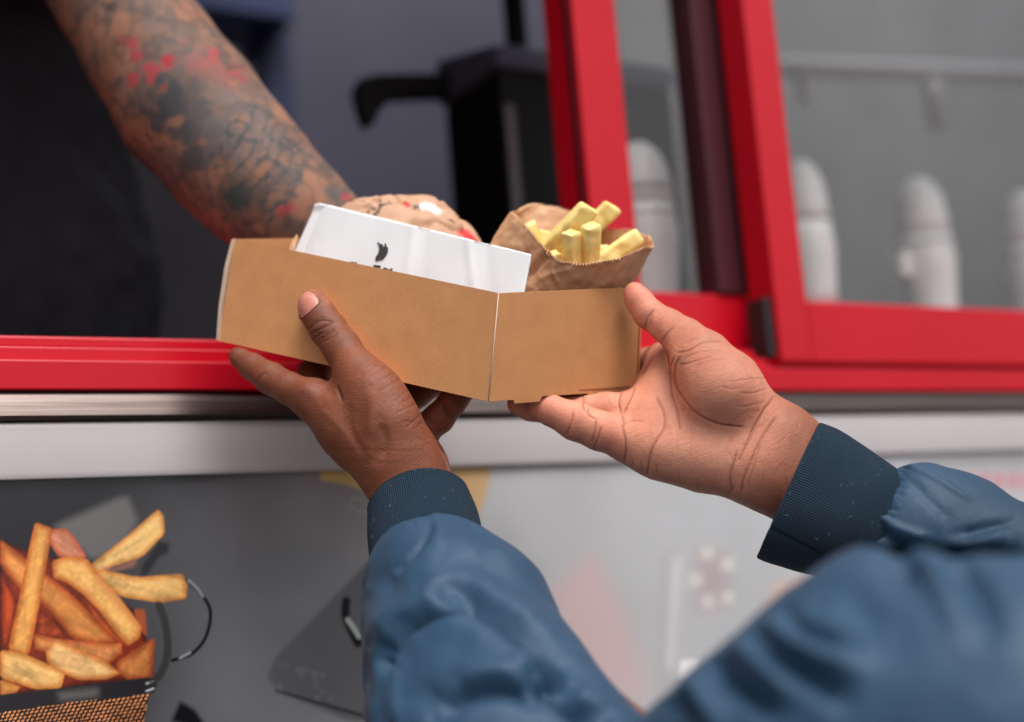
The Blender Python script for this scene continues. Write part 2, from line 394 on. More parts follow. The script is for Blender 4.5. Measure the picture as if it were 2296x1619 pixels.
# rear sash (left) and front sash (right)
sa = empty('sliding_window', (.87, .065, 1.462)); sa.parent = truck; sa.matrix_parent_inverse = truck.matrix_world.inverted()
def child_of(o, par): o.parent = par; o.matrix_parent_inverse = par.matrix_world.inverted()
boxes('frame', [(.760, .812, .050, .104, 1.463, 1.999), (.812, .99, .050, .104, 1.463, 1.524)], RED, sa, .002)
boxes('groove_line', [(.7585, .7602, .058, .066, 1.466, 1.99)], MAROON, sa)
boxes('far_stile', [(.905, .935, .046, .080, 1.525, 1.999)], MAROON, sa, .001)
boxes('seal_and_shade_strip', [(.936, .985, .052, .078, 1.525, 1.999)], BLACKRUB, sa)  # black strip stands in for the stile and interior lying in shade
boxes('pane', [(.812, .905, .064, .067, 1.524, 1.999)], GLASS, sa)
sb = empty('sliding_window', (1.6, .02, 1.447)); sb.parent = truck; sb.matrix_parent_inverse = truck.matrix_world.inverted()
boxes('frame', [(.936, .977, 0, .040, 1.4465, 1.999), (.9771, 2.59, 0, .040, 1.4465, 1.509), (2.54, 2.59, 0, .040, 1.5091, 1.999)], RED, sb, .002)
boxes('pane', [(.9771, 2.54, .018, .022, 1.509, 1.999)], GLASS, sb)
boxes('seal_and_shade_strip', [(.9255, .9355, .006, .032, 1.4535, 1.512)], BLACKRUB, sb)
# inside the truck
boxes('work_counter', [(X0 + .06, .62, .30, .75, .52, 1.50)], DARKIN, truck, .004)
boxes('dark_cabinet', [(X0 + .06, on_y(545, 300, 1.45)[0], 1.45, 1.9, .52, on_y(480, 105, 1.45)[2])], DARKIN, truck, .004)
boxes('grey_partition', [(on_y(1400, 300, 1.15)[0], 3.3, 1.15, 1.19, .5, 3.19)], GREYIN, truck)
boxes('counter_shelf', [(.93, 3.2, .125, .50, 1.44, 1.468)], GREYIN, truck, .003)

# printed side of the truck (a flat printed sheet) --------------------------------------------
def in_poly(u, v, poly):
    r = np.zeros(len(u), bool); n = len(poly)
    for i in range(n):
        x0, y0 = poly[i]; x1, y1 = poly[(i + 1) % n]
        if y0 == y1: continue
        c = ((y0 > v) != (y1 > v)) & (u < (x1 - x0) * (v - y0) / (y1 - y0) + x0); r ^= c
    return r
def srgb(c):
    c = np.asarray(c, float) / 255; return np.where(c <= .04045, c / 12.92, ((c + .055) / 1.055) ** 2.4)
xa = np.concatenate([np.arange(X0, .15, .05), np.arange(.19, .50, .00062), np.arange(.50, 1.32, .0025), np.arange(1.32, X1, .05)])
za = np.concatenate([np.arange(.5, 1.13, .05), np.arange(1.14, 1.3525, .00075)])
XX, ZZ = np.meshgrid(xa, za, indexing='ij')
PV = np.stack([XX.ravel(), np.full(XX.size, -.0005), ZZ.ravel()], 1)
pu, pv, pd = to_uv(PV)
pn = lambda s, sd=0, o=3: fbm(PV, s, sd, o)
# studio photograph printed on the sheet: slate, with pale sky reflection painted in towards the right
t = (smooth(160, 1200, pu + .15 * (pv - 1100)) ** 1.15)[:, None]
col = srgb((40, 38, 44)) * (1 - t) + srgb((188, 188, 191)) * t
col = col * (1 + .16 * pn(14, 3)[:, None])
col = col * (1 + .10 * noise3(PV * np.array([1, 1, .12]), 30, 5) * smooth(300, 900, pu))[:, None]  # soft upright streaks painted as part of the reflected haze
warm = (smooth(480, 800, pu) * smooth(1300, 1080, pv))[:, None] * .7 * (1 - t); col = col * (1 - warm) + srgb((140, 122, 120)) * warm
z4 = zc(0, 1900, 1.6389); z7 = zc(800, 1800, 1.4878)
def paint(poly, c, soft=2.0, c2=None, grain=0, edge=None, a=1.0, mode=z4):
    global col
    pl = np.array(mode(poly))
    if len(pl) > 3:
        for _k in range(1): nx = np.roll(pl, -1, 0); pl = np.stack([pl * .90 + nx * .10, pl * .10 + nx * .90], 1).reshape(-1, 2)
    m = np.where((pu > pl[:, 0].min() - 3 * soft) & (pu < pl[:, 0].max() + 3 * soft) & (pv > pl[:, 1].min() - 3 * soft) & (pv < pl[:, 1].max() + 3 * soft))[0]
    if not len(m): return
    ins = in_poly(pu[m], pv[m], pl); d = seg_dist(pu[m], pv[m], np.vstack([pl, pl[:1]])); sdv = np.where(ins, -d, d)
    al = (1 - smooth(-soft, soft, sdv)) * a
    cc = np.tile(srgb(c), (len(m), 1))
    if c2 is not None:
        # lit crown along the middle, crisp orange rims
        k = smooth(0, edge or 16, -sdv)[:, None]; cc = srgb(c2) * (1 - k) + cc * k
    if mode is z4 and max(c) > 120: cc = cc * np.array([1.05, 1.05, 1.05])
    if grain: 
        ax_ = pl[np.argmax(np.hypot(*(pl - pl.mean(0)).T))] - pl.mean(0); ax_ = ax_ / np.linalg.norm(ax_); rel = np.stack([pu[m], pv[m]], 1) - pl.mean(0)
        al_, ac_ = rel @ ax_, rel @ np.array([-ax_[1], ax_[0]]); q3 = np.stack([al_ * .0035, ac_ * .02, al_ * 0 + pl[0, 0]], 1)
        cc = cc * (1 + 1.1 * grain * fbm(q3, 4.0, 5, 3) + 1.3 * grain * np.maximum(0, fbm(PV[m], 380, 9, 2)) - 1.0 * grain * np.maximum(0, fbm(PV[m], 120, 19, 2)) - .12 * smooth(-8, 16, ac_ * np.sign(ax_[0] + .01)))[:, None]
    col[m] = col[m] * (1 - al[:, None]) + cc * al[:, None]
paint([(360, 330), (830, 130), (905, 300), (800, 480), (600, 560), (420, 380)], (104, 101, 101), 14)
paint([(0, 430), (180, 500), (350, 540), (640, 700), (900, 900), (960, 1060), (1010, 1330), (0, 1450)], (122, 42, 22), 5, (70, 22, 14), .25)
paint([(0, 620), (120, 830), (70, 1100), (0, 1140)], (190, 72, 32), 4, (110, 30, 15), .2)
paint([(240, 860), (400, 980), (430, 1080), (230, 1060)], (176, 72, 34), 4, (110, 35, 16), .3)
paint([(880, 880), (950, 880), (965, 1060), (900, 1000)], (160, 78, 44), 4)
paint([(540, 790), (640, 900), (840, 1130), (720, 1080), (610, 940)], (205, 100, 45), 3, (140, 50, 20), .2)
paint([(590, 590), (820, 410), (1035, 225), (1072, 265), (1080, 385), (930, 540), (740, 600), (650, 650)], (238, 190, 118), 2.5, (205, 132, 60), .2, 14)
paint([(600, 590), (740, 615), (900, 545), (880, 600), (720, 640)], (165, 110, 95), 8, a=.7)
paint([(620, 610), (900, 670), (1190, 648), (1228, 700), (1222, 810), (1050, 838), (800, 800), (660, 700)], (236, 184, 112), 2.5, (208, 134, 62), .2, 16)
paint([(290, 390), (340, 355), (430, 350), (490, 410), (570, 540), (470, 560), (380, 530), (340, 470)], (214, 138, 104), 3, (190, 90, 60), .15)
paint([(0, 420), (80, 480), (180, 560), (480, 790), (770, 1095), (640, 1110), (480, 1075), (300, 860), (120, 740), (0, 590)], (222, 142, 72), 2.5, (170, 76, 30), .16, 22)
paint([(230, 308), (345, 350), (320, 500), (270, 800), (190, 1190), (50, 1150), (130, 780), (190, 480)], (230, 162, 84), 2.2, (196, 102, 40), .2, 17)
paint([(340, 565), (440, 528), (570, 550), (640, 640), (780, 800), (930, 1000), (915, 1070), (840, 1122), (760, 1040), (640, 880), (540, 780), (430, 700), (350, 675)], (234, 174, 98), 2.2, (196, 108, 44), .2, 20)
paint([(640, 650), (780, 800), (925, 1000), (900, 1010), (740, 850), (600, 680)], (222, 150, 84), 5, a=.6)
paint([(220, 1040), (380, 1075), (700, 1105), (800, 1100), (800, 1170), (700, 1245), (560, 1190), (230, 1150)], (222, 142, 80), 2.5, (172, 84, 40), .2, 18)
paint([(300, 1140), (370, 1072), (480, 1130), (700, 1225), (790, 1300), (700, 1340), (520, 1345), (380, 1290), (305, 1220)], (236, 184, 120), 2.2, (200, 118, 54), .2, 18)
paint([(760, 1230), (1015, 1058), (1010, 1200), (998, 1335), (840, 1345), (770, 1290)], (190, 116, 62), 3, (150, 70, 34), .2, 20)
paint([(0, 1148), (130, 1160), (430, 1290), (400, 1400), (230, 1405), (0, 1330)], (236, 184, 112), 2.2, (206, 128, 56), .2, 18)
paint([(0, 1340), (135, 1385), (110, 1425), (0, 1442)], (228, 160, 80), 2.5, (190, 110, 50), .15)
paint([(0, 1448), (500, 1385), (1000, 1322), (1030, 1380), (1010, 1430), (500, 1485), (0, 1552)], (36, 34, 38), 2.5)
paint([(380, 1430), (640, 1400), (640, 1450), (400, 1475)], (118, 112, 110), 14, a=.7)
for q in ((985, 1360), (985, 1408)): paint([(q[0] - 32, q[1] + 6), (q[0] + 20, q[1] - 14), (q[0] + 30, q[1] - 6), (q[0] - 24, q[1] + 14)], (200, 200, 205), 2)
mesh_poly = np.array(z4([(0, 1560), (500, 1488), (975, 1436), (930, 1700), (0, 1800)]))
inm = in_poly(pu, pv, mesh_poly); du = (pu + .5 * pv) / 10.0; dv = pv * 1.0 / 8.0 + .15 * pu / 8
dot = (np.abs(du - np.round(du)) ** 2 + np.abs(dv - np.round(dv)) ** 2)
col[inm] = srgb((38, 24, 22)); dm = inm & (dot < .10); col[dm] = srgb((226, 146, 96)) * (1 + .35 * fbm(PV[dm], 60, 4, 2))[:, None]
def stroke(line, w, c, a=1, mode=z4):
    global col
    l = curve2(mode(line)); d = seg_dist(pu, pv, l); al = ((1 - smooth(w * .6, w * 1.3, d)) * a)[:, None]; col = col * (1 - al) + srgb(c) * al
stroke([(1225, 690), (1320, 780), (1380, 900), (1350, 1060), (1260, 1170), (1130, 1215)], 4.2, (26, 24, 28))
stroke([(1235, 690), (1290, 740), (1330, 795)], 3, (150, 150, 160)); stroke([(1180, 1200), (1245, 1165)], 3, (150, 150, 160))
stroke([(1040, 850), (1080, 960), (1100, 1150), (1060, 1290), (1000, 1360)], 9, (48, 45, 44), .8)
paint([(930, 600), (1040, 430), (1110, 450), (1100, 510), (1040, 540), (960, 660), (920, 660)], (34, 33, 37), 7)
paint([(1120, 1619), (1180, 1480), (1280, 1540), (1360, 1660)], (20, 19, 24), 8)
paint([(400, 1350), (450, 1230), (830, 840), (1100, 560), (1200, 1619), (900, 1620), (460, 1430)], (100, 98, 101), 8, mode=z7, a=.75)
sp = in_poly(pu, pv, z7([(400, 1350), (460, 1260), (960, 1380), (1000, 1619), (460, 1430)])); sk = smooth(.15, .8, fbm(PV, 170, 21, 2)) * sp
col = col * (1 - .5 * sk[:, None]) + srgb((140, 140, 152)) * .5 * sk[:, None]
paint([(450, 1425), (1000, 1580), (1000, 1600), (450, 1440)], (48, 46, 50), 5, mode=z7)
paint([(715, 118), (1100, 90), (1100, 320), (985, 245), (850, 200), (718, 180)], (214, 178, 112), 5, mode=z7)
paint([(1180, 90), (1740, 78), (1700, 290), (1600, 540), (1420, 560), (1300, 420)], (212, 172, 118), 9, mode=z7)
stroke([(900, 300), (930, 285), (970, 300), (990, 330)], 5, (165, 165, 160), .8, z7); stroke([(890, 330), (930, 360), (990, 375)], 4, (165, 165, 160), .8, z7)
stroke([(870, 900), (870, 1000), (940, 1150)], 10, (34, 34, 36), 1, z7); stroke([(880, 1010), (915, 1060), (945, 1110)], 6, (205, 210, 205), 1, z7)
I = lambda p: p
# reflected haze painted over the right half, then blurred pinkish food and cutlery
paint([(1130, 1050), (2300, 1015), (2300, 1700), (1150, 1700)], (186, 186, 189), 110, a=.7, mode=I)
paint([(1225, 1330), (1330, 1240), (1400, 1370), (1460, 1560), (1300, 1560)], (212, 180, 178), 42, a=.75, mode=I)
paint([(1480, 1250), (1520, 1230), (1500, 1600), (1470, 1600)], (176, 172, 176), 20, a=.5, mode=I)
paint([(1505, 1250), (1530, 1250), (1510, 1500), (1492, 1500)], (222, 218, 220), 14, a=.6, mode=I)
paint([(1560, 1230), (1630, 1240), (1640, 1360), (1560, 1370)], (178, 150, 156), 30, a=.6, mode=I)
for q in ((1586, 1240), (1632, 1265), (1632, 1340), (1588, 1348), (1560, 1300)): paint([(q[0] - 13, q[1] - 13), (q[0] + 13, q[1] - 13), (q[0] + 13, q[1] + 13), (q[0] - 13, q[1] + 13)], (224, 224, 212), 13, a=.7, mode=I)
paint([(1525, 1480), (1570, 1480), (1570, 1525), (1525, 1525)], (245, 240, 240), 6, mode=I)  # specular highlight painted as a white spot
paint([(1740, 1310), (1830, 1300), (1830, 1370), (1720, 1370)], (226, 186, 168), 26, a=.8, mode=I)
paint([(2040, 1030), (2400, 1020), (2400, 1048), (2040, 1052)], (160, 158, 160), 8, a=.7, mode=I)
for k in range(9): paint([(2055 + 34 * k, 1060), (2082 + 34 * k, 1058), (2082 + 34 * k, 1096), (2055 + 34 * k, 1098)], (205, 130, 140), 7, a=.7, mode=I)
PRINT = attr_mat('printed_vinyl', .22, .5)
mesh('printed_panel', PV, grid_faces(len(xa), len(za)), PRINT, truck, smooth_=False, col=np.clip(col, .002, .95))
tag(truck.children[-1], 'printed side sheet showing golden fries in a wire basket')

# ---------------------------------------------------------------- things seen inside the window
def lathe(name, c, prof, mt, parent=None, n=32):
    V = []
    for r, z in prof:
        V += [(c[0] + r * math.cos(a), c[1] + r * math.sin(a), c[2] + z) for a in np.linspace(0, 2 * math.pi, n, endpoint=False)]
    Fc = grid_faces(len(prof), n, True) + [tuple(reversed(range(n))), tuple(range((len(prof) - 1) * n, len(prof) * n))]
    return mesh(name, V, Fc, mt, parent)
# black machine
mx0 = on_y(1012, 480, .44)[0]
mach = tag(empty('drinks_machine', (mx0 + .1, .4, 1.3)), 'tall black machine with a side lever standing behind the open hatch', 'machine')
boxes('body', [(mx0, mx0 + .25, .30, .44, 1.30, 1.845)], BLACKPL, mach, .006)
def top_slab():
    a = [(mx0 - .004, .296, 1.846), (mx0 + .254, .296, 1.846), (mx0 + .254, .45, 1.846), (mx0 - .004, .45, 1.846)]
    V = a + [(x, y, 1.875 + (.035 if y > .4 else 0)) for x, y, z in a]
    return mesh('lid', V, [(3, 2, 1, 0), (4, 5, 6, 7), (0, 1, 5, 4), (1, 2, 6, 5), (2, 3, 7, 6), (3, 0, 4, 7)], mottled('slate_plastic', (.09, .09, .14), (.12, .12, .18), 9, .3), mach, False)
bevelled(top_slab(), .008)
boxes('light_strip', [(mx0 + .002, mx0 + .014, .296, .2999, 1.60, 1.80)], mat('grey_strip', (.16, .14, .15), .4), mach)
q = lambda u, v: on_y(u, v, .41)
pts = [q(1014, 160), q(850, 162), q(812, 172), q(802, 200), q(812, 240), q(824, 278), q(840, 280), q(856, 245), q(885, 218), q(1014, 214)]
bevelled(slab('lever', pts, (0, .025, 0), BLACKPL, mach), .006)
boxes('cap', [(mx0 + .055, mx0 + .075, .35, .37, 1.90, 1.97)], BLACKPL, mach)
# blue crate on back wall shelf
bq = on_y(540, 60, 1.55)
cr = tag(empty('storage_crate', (bq[0], 1.55, bq[2] + .02)), 'dark blue crate up on the back wall behind the tattooed arm', 'crate')
BLUEP = mottled('blue_plastic', (.035, .055, .16), (.05, .075, .20), 8, .4)
boxes('shell', [(bq[0] - .19, bq[0] + .10, 1.50, 1.52, bq[2] + .01, bq[2] + .4), (bq[0] - .19, bq[0] + .10, 1.78, 1.80, bq[2] + .01, bq[2] + .4), (bq[0] - .19, bq[0] - .17, 1.5202, 1.7798, bq[2] + .01, bq[2] + .4), (bq[0] + .08, bq[0] + .10, 1.5202, 1.7798, bq[2] + .01, bq[2] + .4), (bq[0] - .1698, bq[0] + .0798, 1.5202, 1.7798, bq[2] + .01, bq[2] + .03)], BLUEP, cr, .003)
boxes('rim', [(bq[0] - .20, bq[0] + .11, 1.488, 1.499, bq[2] + .37, bq[2] + .40)], BLUEP, cr, .002)
# dark upright beside the crate
up = on_y(600, 120, 1.6); boxes('dark_post', [(up[0] - .02, up[0] + .045, 1.58, 1.64, .5, 3.19)], mottled('navy_paint', (.02, .03, .09), (.03, .04, .12), 6, .5), truck)
# bottles behind the glass
def bottle(u, v_top, y, wpx, label, bands, hook=False):
    c = on_y(u, 690, y); top = on_y(u, v_top, y)[2]; zb = 1.469
    D = to_uv(np.array([c]))[2][0]; r = wpx * D / F / 2; h = top - zb
    b = tag(empty('sauce_bottle', (c[0], y, zb)), label, 'bottle', 'white bottles on the shelf behind the glass')
    prof = [(r * .66, 0), (r * .72, .003), (r * .80, h * .28), (r * .97, h * .52), (r * 1.02, h * .58), (r * .99, h * .62), (r * .95, h * .70)]
    lathe('body', (c[0], y, zb), prof, BOTTLE, b)
    lathe('cap', (c[0], y, zb), [(r * .94, h * .7005), (r * .92, h * .76)] + [(r * .90 * math.cos(t), h * (.80 + .20 * math.sin(t))) for t in np.linspace(.0, 1.5, 9)], BOTTLE, b)
    for (f0, f1, mt, k) in bands:
        lathe('printed_band', (c[0], y, zb), [(r * k, h * f0), (r * (k + .004), h * f1)], mt, b)
    if hook: boxes('grip', [(c[0] - r * 1.5, c[0] - r * .99, y - .01, y + .01, zb + h * .50, zb + h * .62)], BOTTLE, b, .004)
    return b
bottle(1462, 322, .18, 150, 'large white bottle behind the narrow pane next to the fries', [(.76, .80, LABELG, .945), (.645, .665, LABELG, .985)], True)
bottle(1830, 362, .24, 114, 'white bottle with a pink mark at the left edge of the wide pane', [(.30, .37, LABELR, .86)])
bottle(2092, 400, .26, 126, 'pale white bottle alone in the middle of the wide pane', [(.645, .67, LABELG, .985)], True)
bottle(2330, 430, .26, 122, 'white bottle cut by the right edge of the photo', [(.645, .67, LABELG, .985)])
# pale utensils hanging from a rail inside the wide pane
rail = tag(empty('utensil_rail', tuple(on_y(2000, 170, .6))), 'pale metal rail running behind the wide window pane', 'rail')
def tube(name, pts, r, mt, parent=None, n=12):
    pts = np.asarray(pts, float); V = []; m = len(pts); rr = np.broadcast_to(r, m)
    for i in range(m):
        d = unit(pts[min(i + 1, m - 1)] - pts[max(i - 1, 0)]); a = unit(np.cross(d, (0.12, .3, .95))); b = np.cross(d, a)
        V += [pts[i] + rr[i] * (a * math.cos(t) + b * math.sin(t)) for t in np.linspace(0, 2 * math.pi, n, endpoint=False)]
    return mesh(name, V, grid_faces(m, n, True) + [tuple(reversed(range(n))), tuple(range((m - 1) * n, m * n))], mt, parent)
PALE = mottled('pale_steel', (.8, .8, .84), (.86, .86, .9), 10, .4)
ra, rb = on_y(1700, 150, .6), on_y(2420, 170, .6); tube('bar', [ra, (ra + rb) / 2, rb], .016, PALE, rail)
for u, v0, v1, w, lb in ((1806, 150, 232, 34, 'pale hanging cup near the red stile'), (2102, 180, 292, 46, 'larger pale hanging cup in the middle of the wide pane')):
    p0, p1 = on_y(u, v0, .6), on_y(u, v1, .6); D = to_uv(np.array([p0]))[2][0]; r = w * D / F / 2
    o = empty('hanging_cup', tuple(p1)); tag(o, lb, 'cup', 'cups hanging from the rail')
    hh = p0[2] - p1[2]
    lathe('cup_body', (p1[0], p1[1], p1[2]), [(r * .55, 0), (r * .7, .004), (r * .9, hh * .6), (r, hh * .93), (r * .9, hh * .94), (r * .6, hh * .1)], BOTTLE, o)
    tube('hook', [p1 + (0, 0, hh * .9), p1 + (r * .5, 0, hh * 1.0), p1 + (0, .01, hh + .02)], .002, PALE, o, 8)

# ================================================================ TAKEAWAY TRAY
NT, NB = P(1118, 657, .955), P(1095, 900.5, .945)
LT, LB = P(527, 535, 1.060), P(490, 764, 1.045)
RT, RB = P(1443, 643, 1.035), P(1431, 876, 1.025)
tray = tag(empty('takeaway_tray', tuple((LB + RB) / 2)), 'open brown card takeaway tray held up by two hands, holding napkin, burger and fries', 'tray')
nL = unit(np.cross(LT - NT, NB - NT)); nR = unit(np.cross(NB - NT, RT - NT))
cen = (LT + RT) / 2
if np.dot(nL, cen - NT) < 0: nL = -nL
if np.dot(nR, cen - NT) < 0: nR = -nR
TH = .0013
def grid_panel(name, A, B, Cc, Dd, n, th, mt, parent, nu=40, nv=16, bulge=.0012, seed=0):
    """slightly bowed sheet of card A-B (top) Dd-Cc (bottom)"""
    V = []
    for s in (0, 1):
        for i in range(nu):
            for j in range(nv):
                a, b = i / (nu - 1), j / (nv - 1); p = (A * (1 - a) + B * a) * (1 - b) + (Dd * (1 - a) + Cc * a) * b
                w = bulge * math.sin(a * math.pi) * math.sin(b * math.pi * .5 + .7)
                V.append(p - n * w + n * th * s)
    V = np.array(V); N = nu * nv; fa = grid_faces(nu, nv); Fc = fa + [tuple(N + i for i in reversed(f)) for f in fa]
    rim = [i * nv for i in range(nu)] + [(nu - 1) * nv + j for j in range(1, nv)] + [i * nv + nv - 1 for i in range(nu - 2, -1, -1)] + [j for j in range(nv - 2, 0, -1)]
    for i in range(len(rim)): a, b = rim[i], rim[(i + 1) % len(rim)]; Fc.append((a, a + N, b + N, b))
    o = mesh(name, V, Fc, mt, parent, smooth_=False); bm = bmesh.new(); bm.from_mesh(o.data); bmesh.ops.recalc_face_normals(bm, faces=bm.faces); bm.to_mesh(o.data); bm.free()
    return o
eL = unit(LT - NT); eR = unit(RT - NT)
grid_panel('long_side', LT, NT + eL * .0004, NB + eL * .0004, LB, nL, TH, KRAFT, tray)
pr = lambda u, v: on_plane(u, v, NT, nR)
tabs = [NT + eR * .0006, RT, RB, pr(1389, 878), pr(1366, 889), pr(1321, 890.5), pr(1318, 882.5), pr(1216, 889), pr(1210, 901), pr(1154, 905), pr(1152, 897), NB + eR * .0006]
slab('short_side', tabs, nR * TH, KRAFT, tray, .0002)
# cut edge where the two sides fold: pale line of torn card
tube('folded_edge', [NT + (-nL - nR) * .0001, (NT + NB) / 2 + (-nL - nR) * .0003, NB + (-nL - nR) * .0001], .00042, CARD_EDGE, tray, 8)
vB = RT - NT; vBb = RB - NB; FTL, FBL = LT + vB, LB + vBb
nF = unit(np.cross(FTL - LT, LB - LT)); nF = nF if np.dot(nF, cen - LT) > 0 else -nF
grid_panel('short_side', LT + nL * .002, FTL, FBL, LB + nL * .002, nF, TH, KRAFT, tray)
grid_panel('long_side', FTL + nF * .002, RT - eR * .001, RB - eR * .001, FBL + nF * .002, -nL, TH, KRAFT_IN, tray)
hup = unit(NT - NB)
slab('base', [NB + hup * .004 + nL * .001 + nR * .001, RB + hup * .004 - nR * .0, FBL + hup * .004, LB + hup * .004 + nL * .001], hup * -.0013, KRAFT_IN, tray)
# pale glued flap showing at the left end
la = [P(519, 537, 1.062), P(527, 534.5, 1.0595), P(511, 600, 1.055), P(497, 690, 1.05), P(492, 764, 1.044), P(485, 761, 1.047), P(490, 690, 1.052), P(503, 600, 1.057)]
slab('end_flap', la, nL * .004, CARD_EDGE, tray)

# ---------------------------------------------------------------- napkin sleeve (white folded paper)
nk = [(P(707, 452, 1.048), P(640, 600, 1.040)), (P(1191, 570, .983), P(1168, 690, .975))]
NU, NV = 120, 30
base_n = unit(np.cross(nk[1][0] - nk[0][0], nk[0][1] - nk[0][0])); base_n = base_n if np.dot(base_n, C0 - nk[0][0]) > 0 else -base_n
V = []
fold = lambda a, b: .0011 * math.exp(-((a - .47 - .06 * b) / .02) ** 2) - .0010 * math.exp(-((a - .53 - .06 * b) / .03) ** 2) + .0012 * math.exp(-((a - .72 - .1 * b) / .018) ** 2) - .001 * math.exp(-((a - .80 - .08 * b) / .03) ** 2) - .006 * max(0, (.085 - a) / .085) ** 1.5 + .0006 * math.sin(a * 23 + b * 3)
for s in (0, 1):
    for i in range(NU):
        for j in range(NV):
            a, b = i / (NU - 1), j / (NV - 1); p = (nk[0][0] * (1 - a) + nk[1][0] * a) * (1 - b) + (nk[0][1] * (1 - a) + nk[1][1] * a) * b
            if a < .03: p = p + (nk[0][1] - nk[0][0]) * .35 * (1 - a / .03) ** 2 * .12 * (1 - b)
            V.append(p + base_n * fold(a, b) * (.55 if a > .1 else 1) * (1 - s) - base_n * .0022 * s * min(1, b * 8 + .15))
V = np.array(V); N = NU * NV; fa = grid_faces(NU, NV); Fc = [tuple(reversed(f)) for f in fa] + [tuple(N + i for i in f) for f in fa]
rim = [i * NV for i in range(NU)] + [(NU - 1) * NV + j for j in range(1, NV)] + [i * NV + NV - 1 for i in range(NU - 2, -1, -1)] + [j for j in range(NV - 2, 0, -1)]
for i in range(len(rim)): a, b = rim[i], rim[(i + 1) % len(rim)]; Fc.append((a, b, b + N, a + N))
nap = tag(empty('napkin', tuple(nk[0][1])), 'folded white paper napkin with a black printed emblem standing in the tray', 'napkin')
no = mesh('paper', V, Fc, PAPERW, nap); bm = bmesh.new(); bm.from_mesh(no.data); bmesh.ops.recalc_face_normals(bm, faces=bm.faces); bm.to_mesh(no.data); bm.free()
PF = V[:N].reshape(NU, NV, 3); fu, fv, _ = to_uv(V[:N]); 
def on_napkin(u, v):
    k = np.argmin((fu - u) ** 2 + (fv - v) ** 2); return on_plane(u, v, V[k] + base_n * .0007, base_n)
z3 = zc(850, 900, 2.699)
def print_mark(name, poly, mt, mode=z3): slab(name, [on_napkin(*p) for p in mode(poly)], -base_n * .0006, mt, nap)
print_mark('printed_emblem', [(1778, 182), (1800, 192), (1815, 215), (1822, 198), (1838, 215), (1850, 245), (1862, 195), (1874, 205), (1880, 235), (1893, 243), (1890, 290), (1872, 330), (1835, 372), (1800, 378), (1772, 390), (1755, 375), (1762, 345), (1788, 305), (1798, 265), (1795, 225)], INK)
print_mark('printed_letter', [(1735, 428), (1815, 438), (1812, 452), (1790, 470), (1780, 500), (1762, 496), (1768, 462), (1738, 445)], INK)
print_mark('printed_letter', [(1830, 490), (1845, 462), (1868, 458), (1890, 475), (1915, 478), (1938, 465), (1942, 478), (1915, 505), (1885, 498), (1862, 480), (1848, 500)], INK)
print_mark('printed_letter', [(1485, 415), (1492, 395), (1520, 396), (1520, 406), (1500, 408), (1497, 420)], INK)
print_mark('printed_letter', [(1530, 398), (1556, 402), (1554, 425), (1543, 424), (1544, 410), (1530, 408)], INK)
print_mark('printed_dot', [(1602, 450), (1612, 436), (1632, 430), (1650, 440), (1658, 460), (1640, 470), (1610, 466)], INKRED)

# ---------------------------------------------------------------- burger wrapped in kraft paper
bc = to_cam(np.array([P(885, 596, 1.085)]))[0]; br = .058
th = np.linspace(0, 2 * math.pi, 140, endpoint=False); ph = np.linspace(0.02, math.pi - .02, 80)
V = []
for p_ in ph:
    for t_ in th:
        V.append((math.sin(p_) * math.cos(t_), math.cos(p_), math.sin(p_) * math.sin(t_)))
V = np.array(V); cr_ = fbm(V, 2.2, 31, 3); cr2 = np.abs(fbm(V, 3.5, 77, 2)); rad = 1 + .05 * cr_ - .09 * np.exp(-(cr2 / .12) ** 2) * .6
tw = np.arctan2(V[:, 2], V[:, 0]); rad += .025 * np.abs(np.sin(tw * 7 + 2 * V[:, 1])) * np.clip(V[:, 1], 0, 1)
Vb = V * rad[:, None] * np.array([.068, .054, .055])
wrapc = np.tile(srgb((196, 152, 122)), (len(Vb), 1)) * (1 + .06 * fbm(V, 8, 3, 2))[:, None]
Vc = Vb + bc; bu, bv = CX - F * Vc[:, 0] / Vc[:, 2], CY + F * Vc[:, 1] / Vc[:, 2]
def ink_at(line, w, c):
    global wrapc
    d = seg_dist(bu, bv, curve2(line)); a = ((1 - smooth(w * .6, w, d)) * (V[:, 2] > -.5))[:, None]; wrapc = wrapc * (1 - a) + srgb(c) * a
ink_at([(815, 480), (835, 470), (850, 462), (880, 455)], 2.6, (70, 60, 58)); ink_at([(853, 448), (853, 462), (842, 480)], 2.6, (84, 76, 70)); ink_at([(826, 488), (846, 484)], 2.6, (70, 60, 58))
ink_at([(909, 455), (914, 459)], 6, (205, 30, 40)); ink_at([(929, 466), (937, 462)], 5, (40, 28, 30)); ink_at([(1036, 520), (1052, 532), (1066, 545)], 10, (216, 62, 62)); ink_at([(948, 462), (966, 464), (980, 474)], 10, (236, 228, 226)); ink_at([(1004, 490), (1012, 497)], 3, (120, 60, 50))
bur = tag(empty('wrapped_burger', tuple(W(bc))), 'burger wrapped in crinkled kraft paper with black and red print behind the napkin', 'burger')
mesh('wrapping_paper', W(Vc), [tuple(reversed(f)) for f in grid_faces(len(ph), len(th), True)], attr_mat('printed_kraft_wrap', .55, .35, bsc=90, bst=.6, bd=.0012), bur, col=wrapc)
sl_ = [P(648, 560, 1.058), P(655, 540, 1.060), P(665, 524, 1.062), P(668, 530, 1.062), P(664, 548, 1.06), P(658, 570, 1.056)]
slab('paper_corner', sl_, R @ np.array([0, 0, -.001]), KRAFT_PAPER, bur)

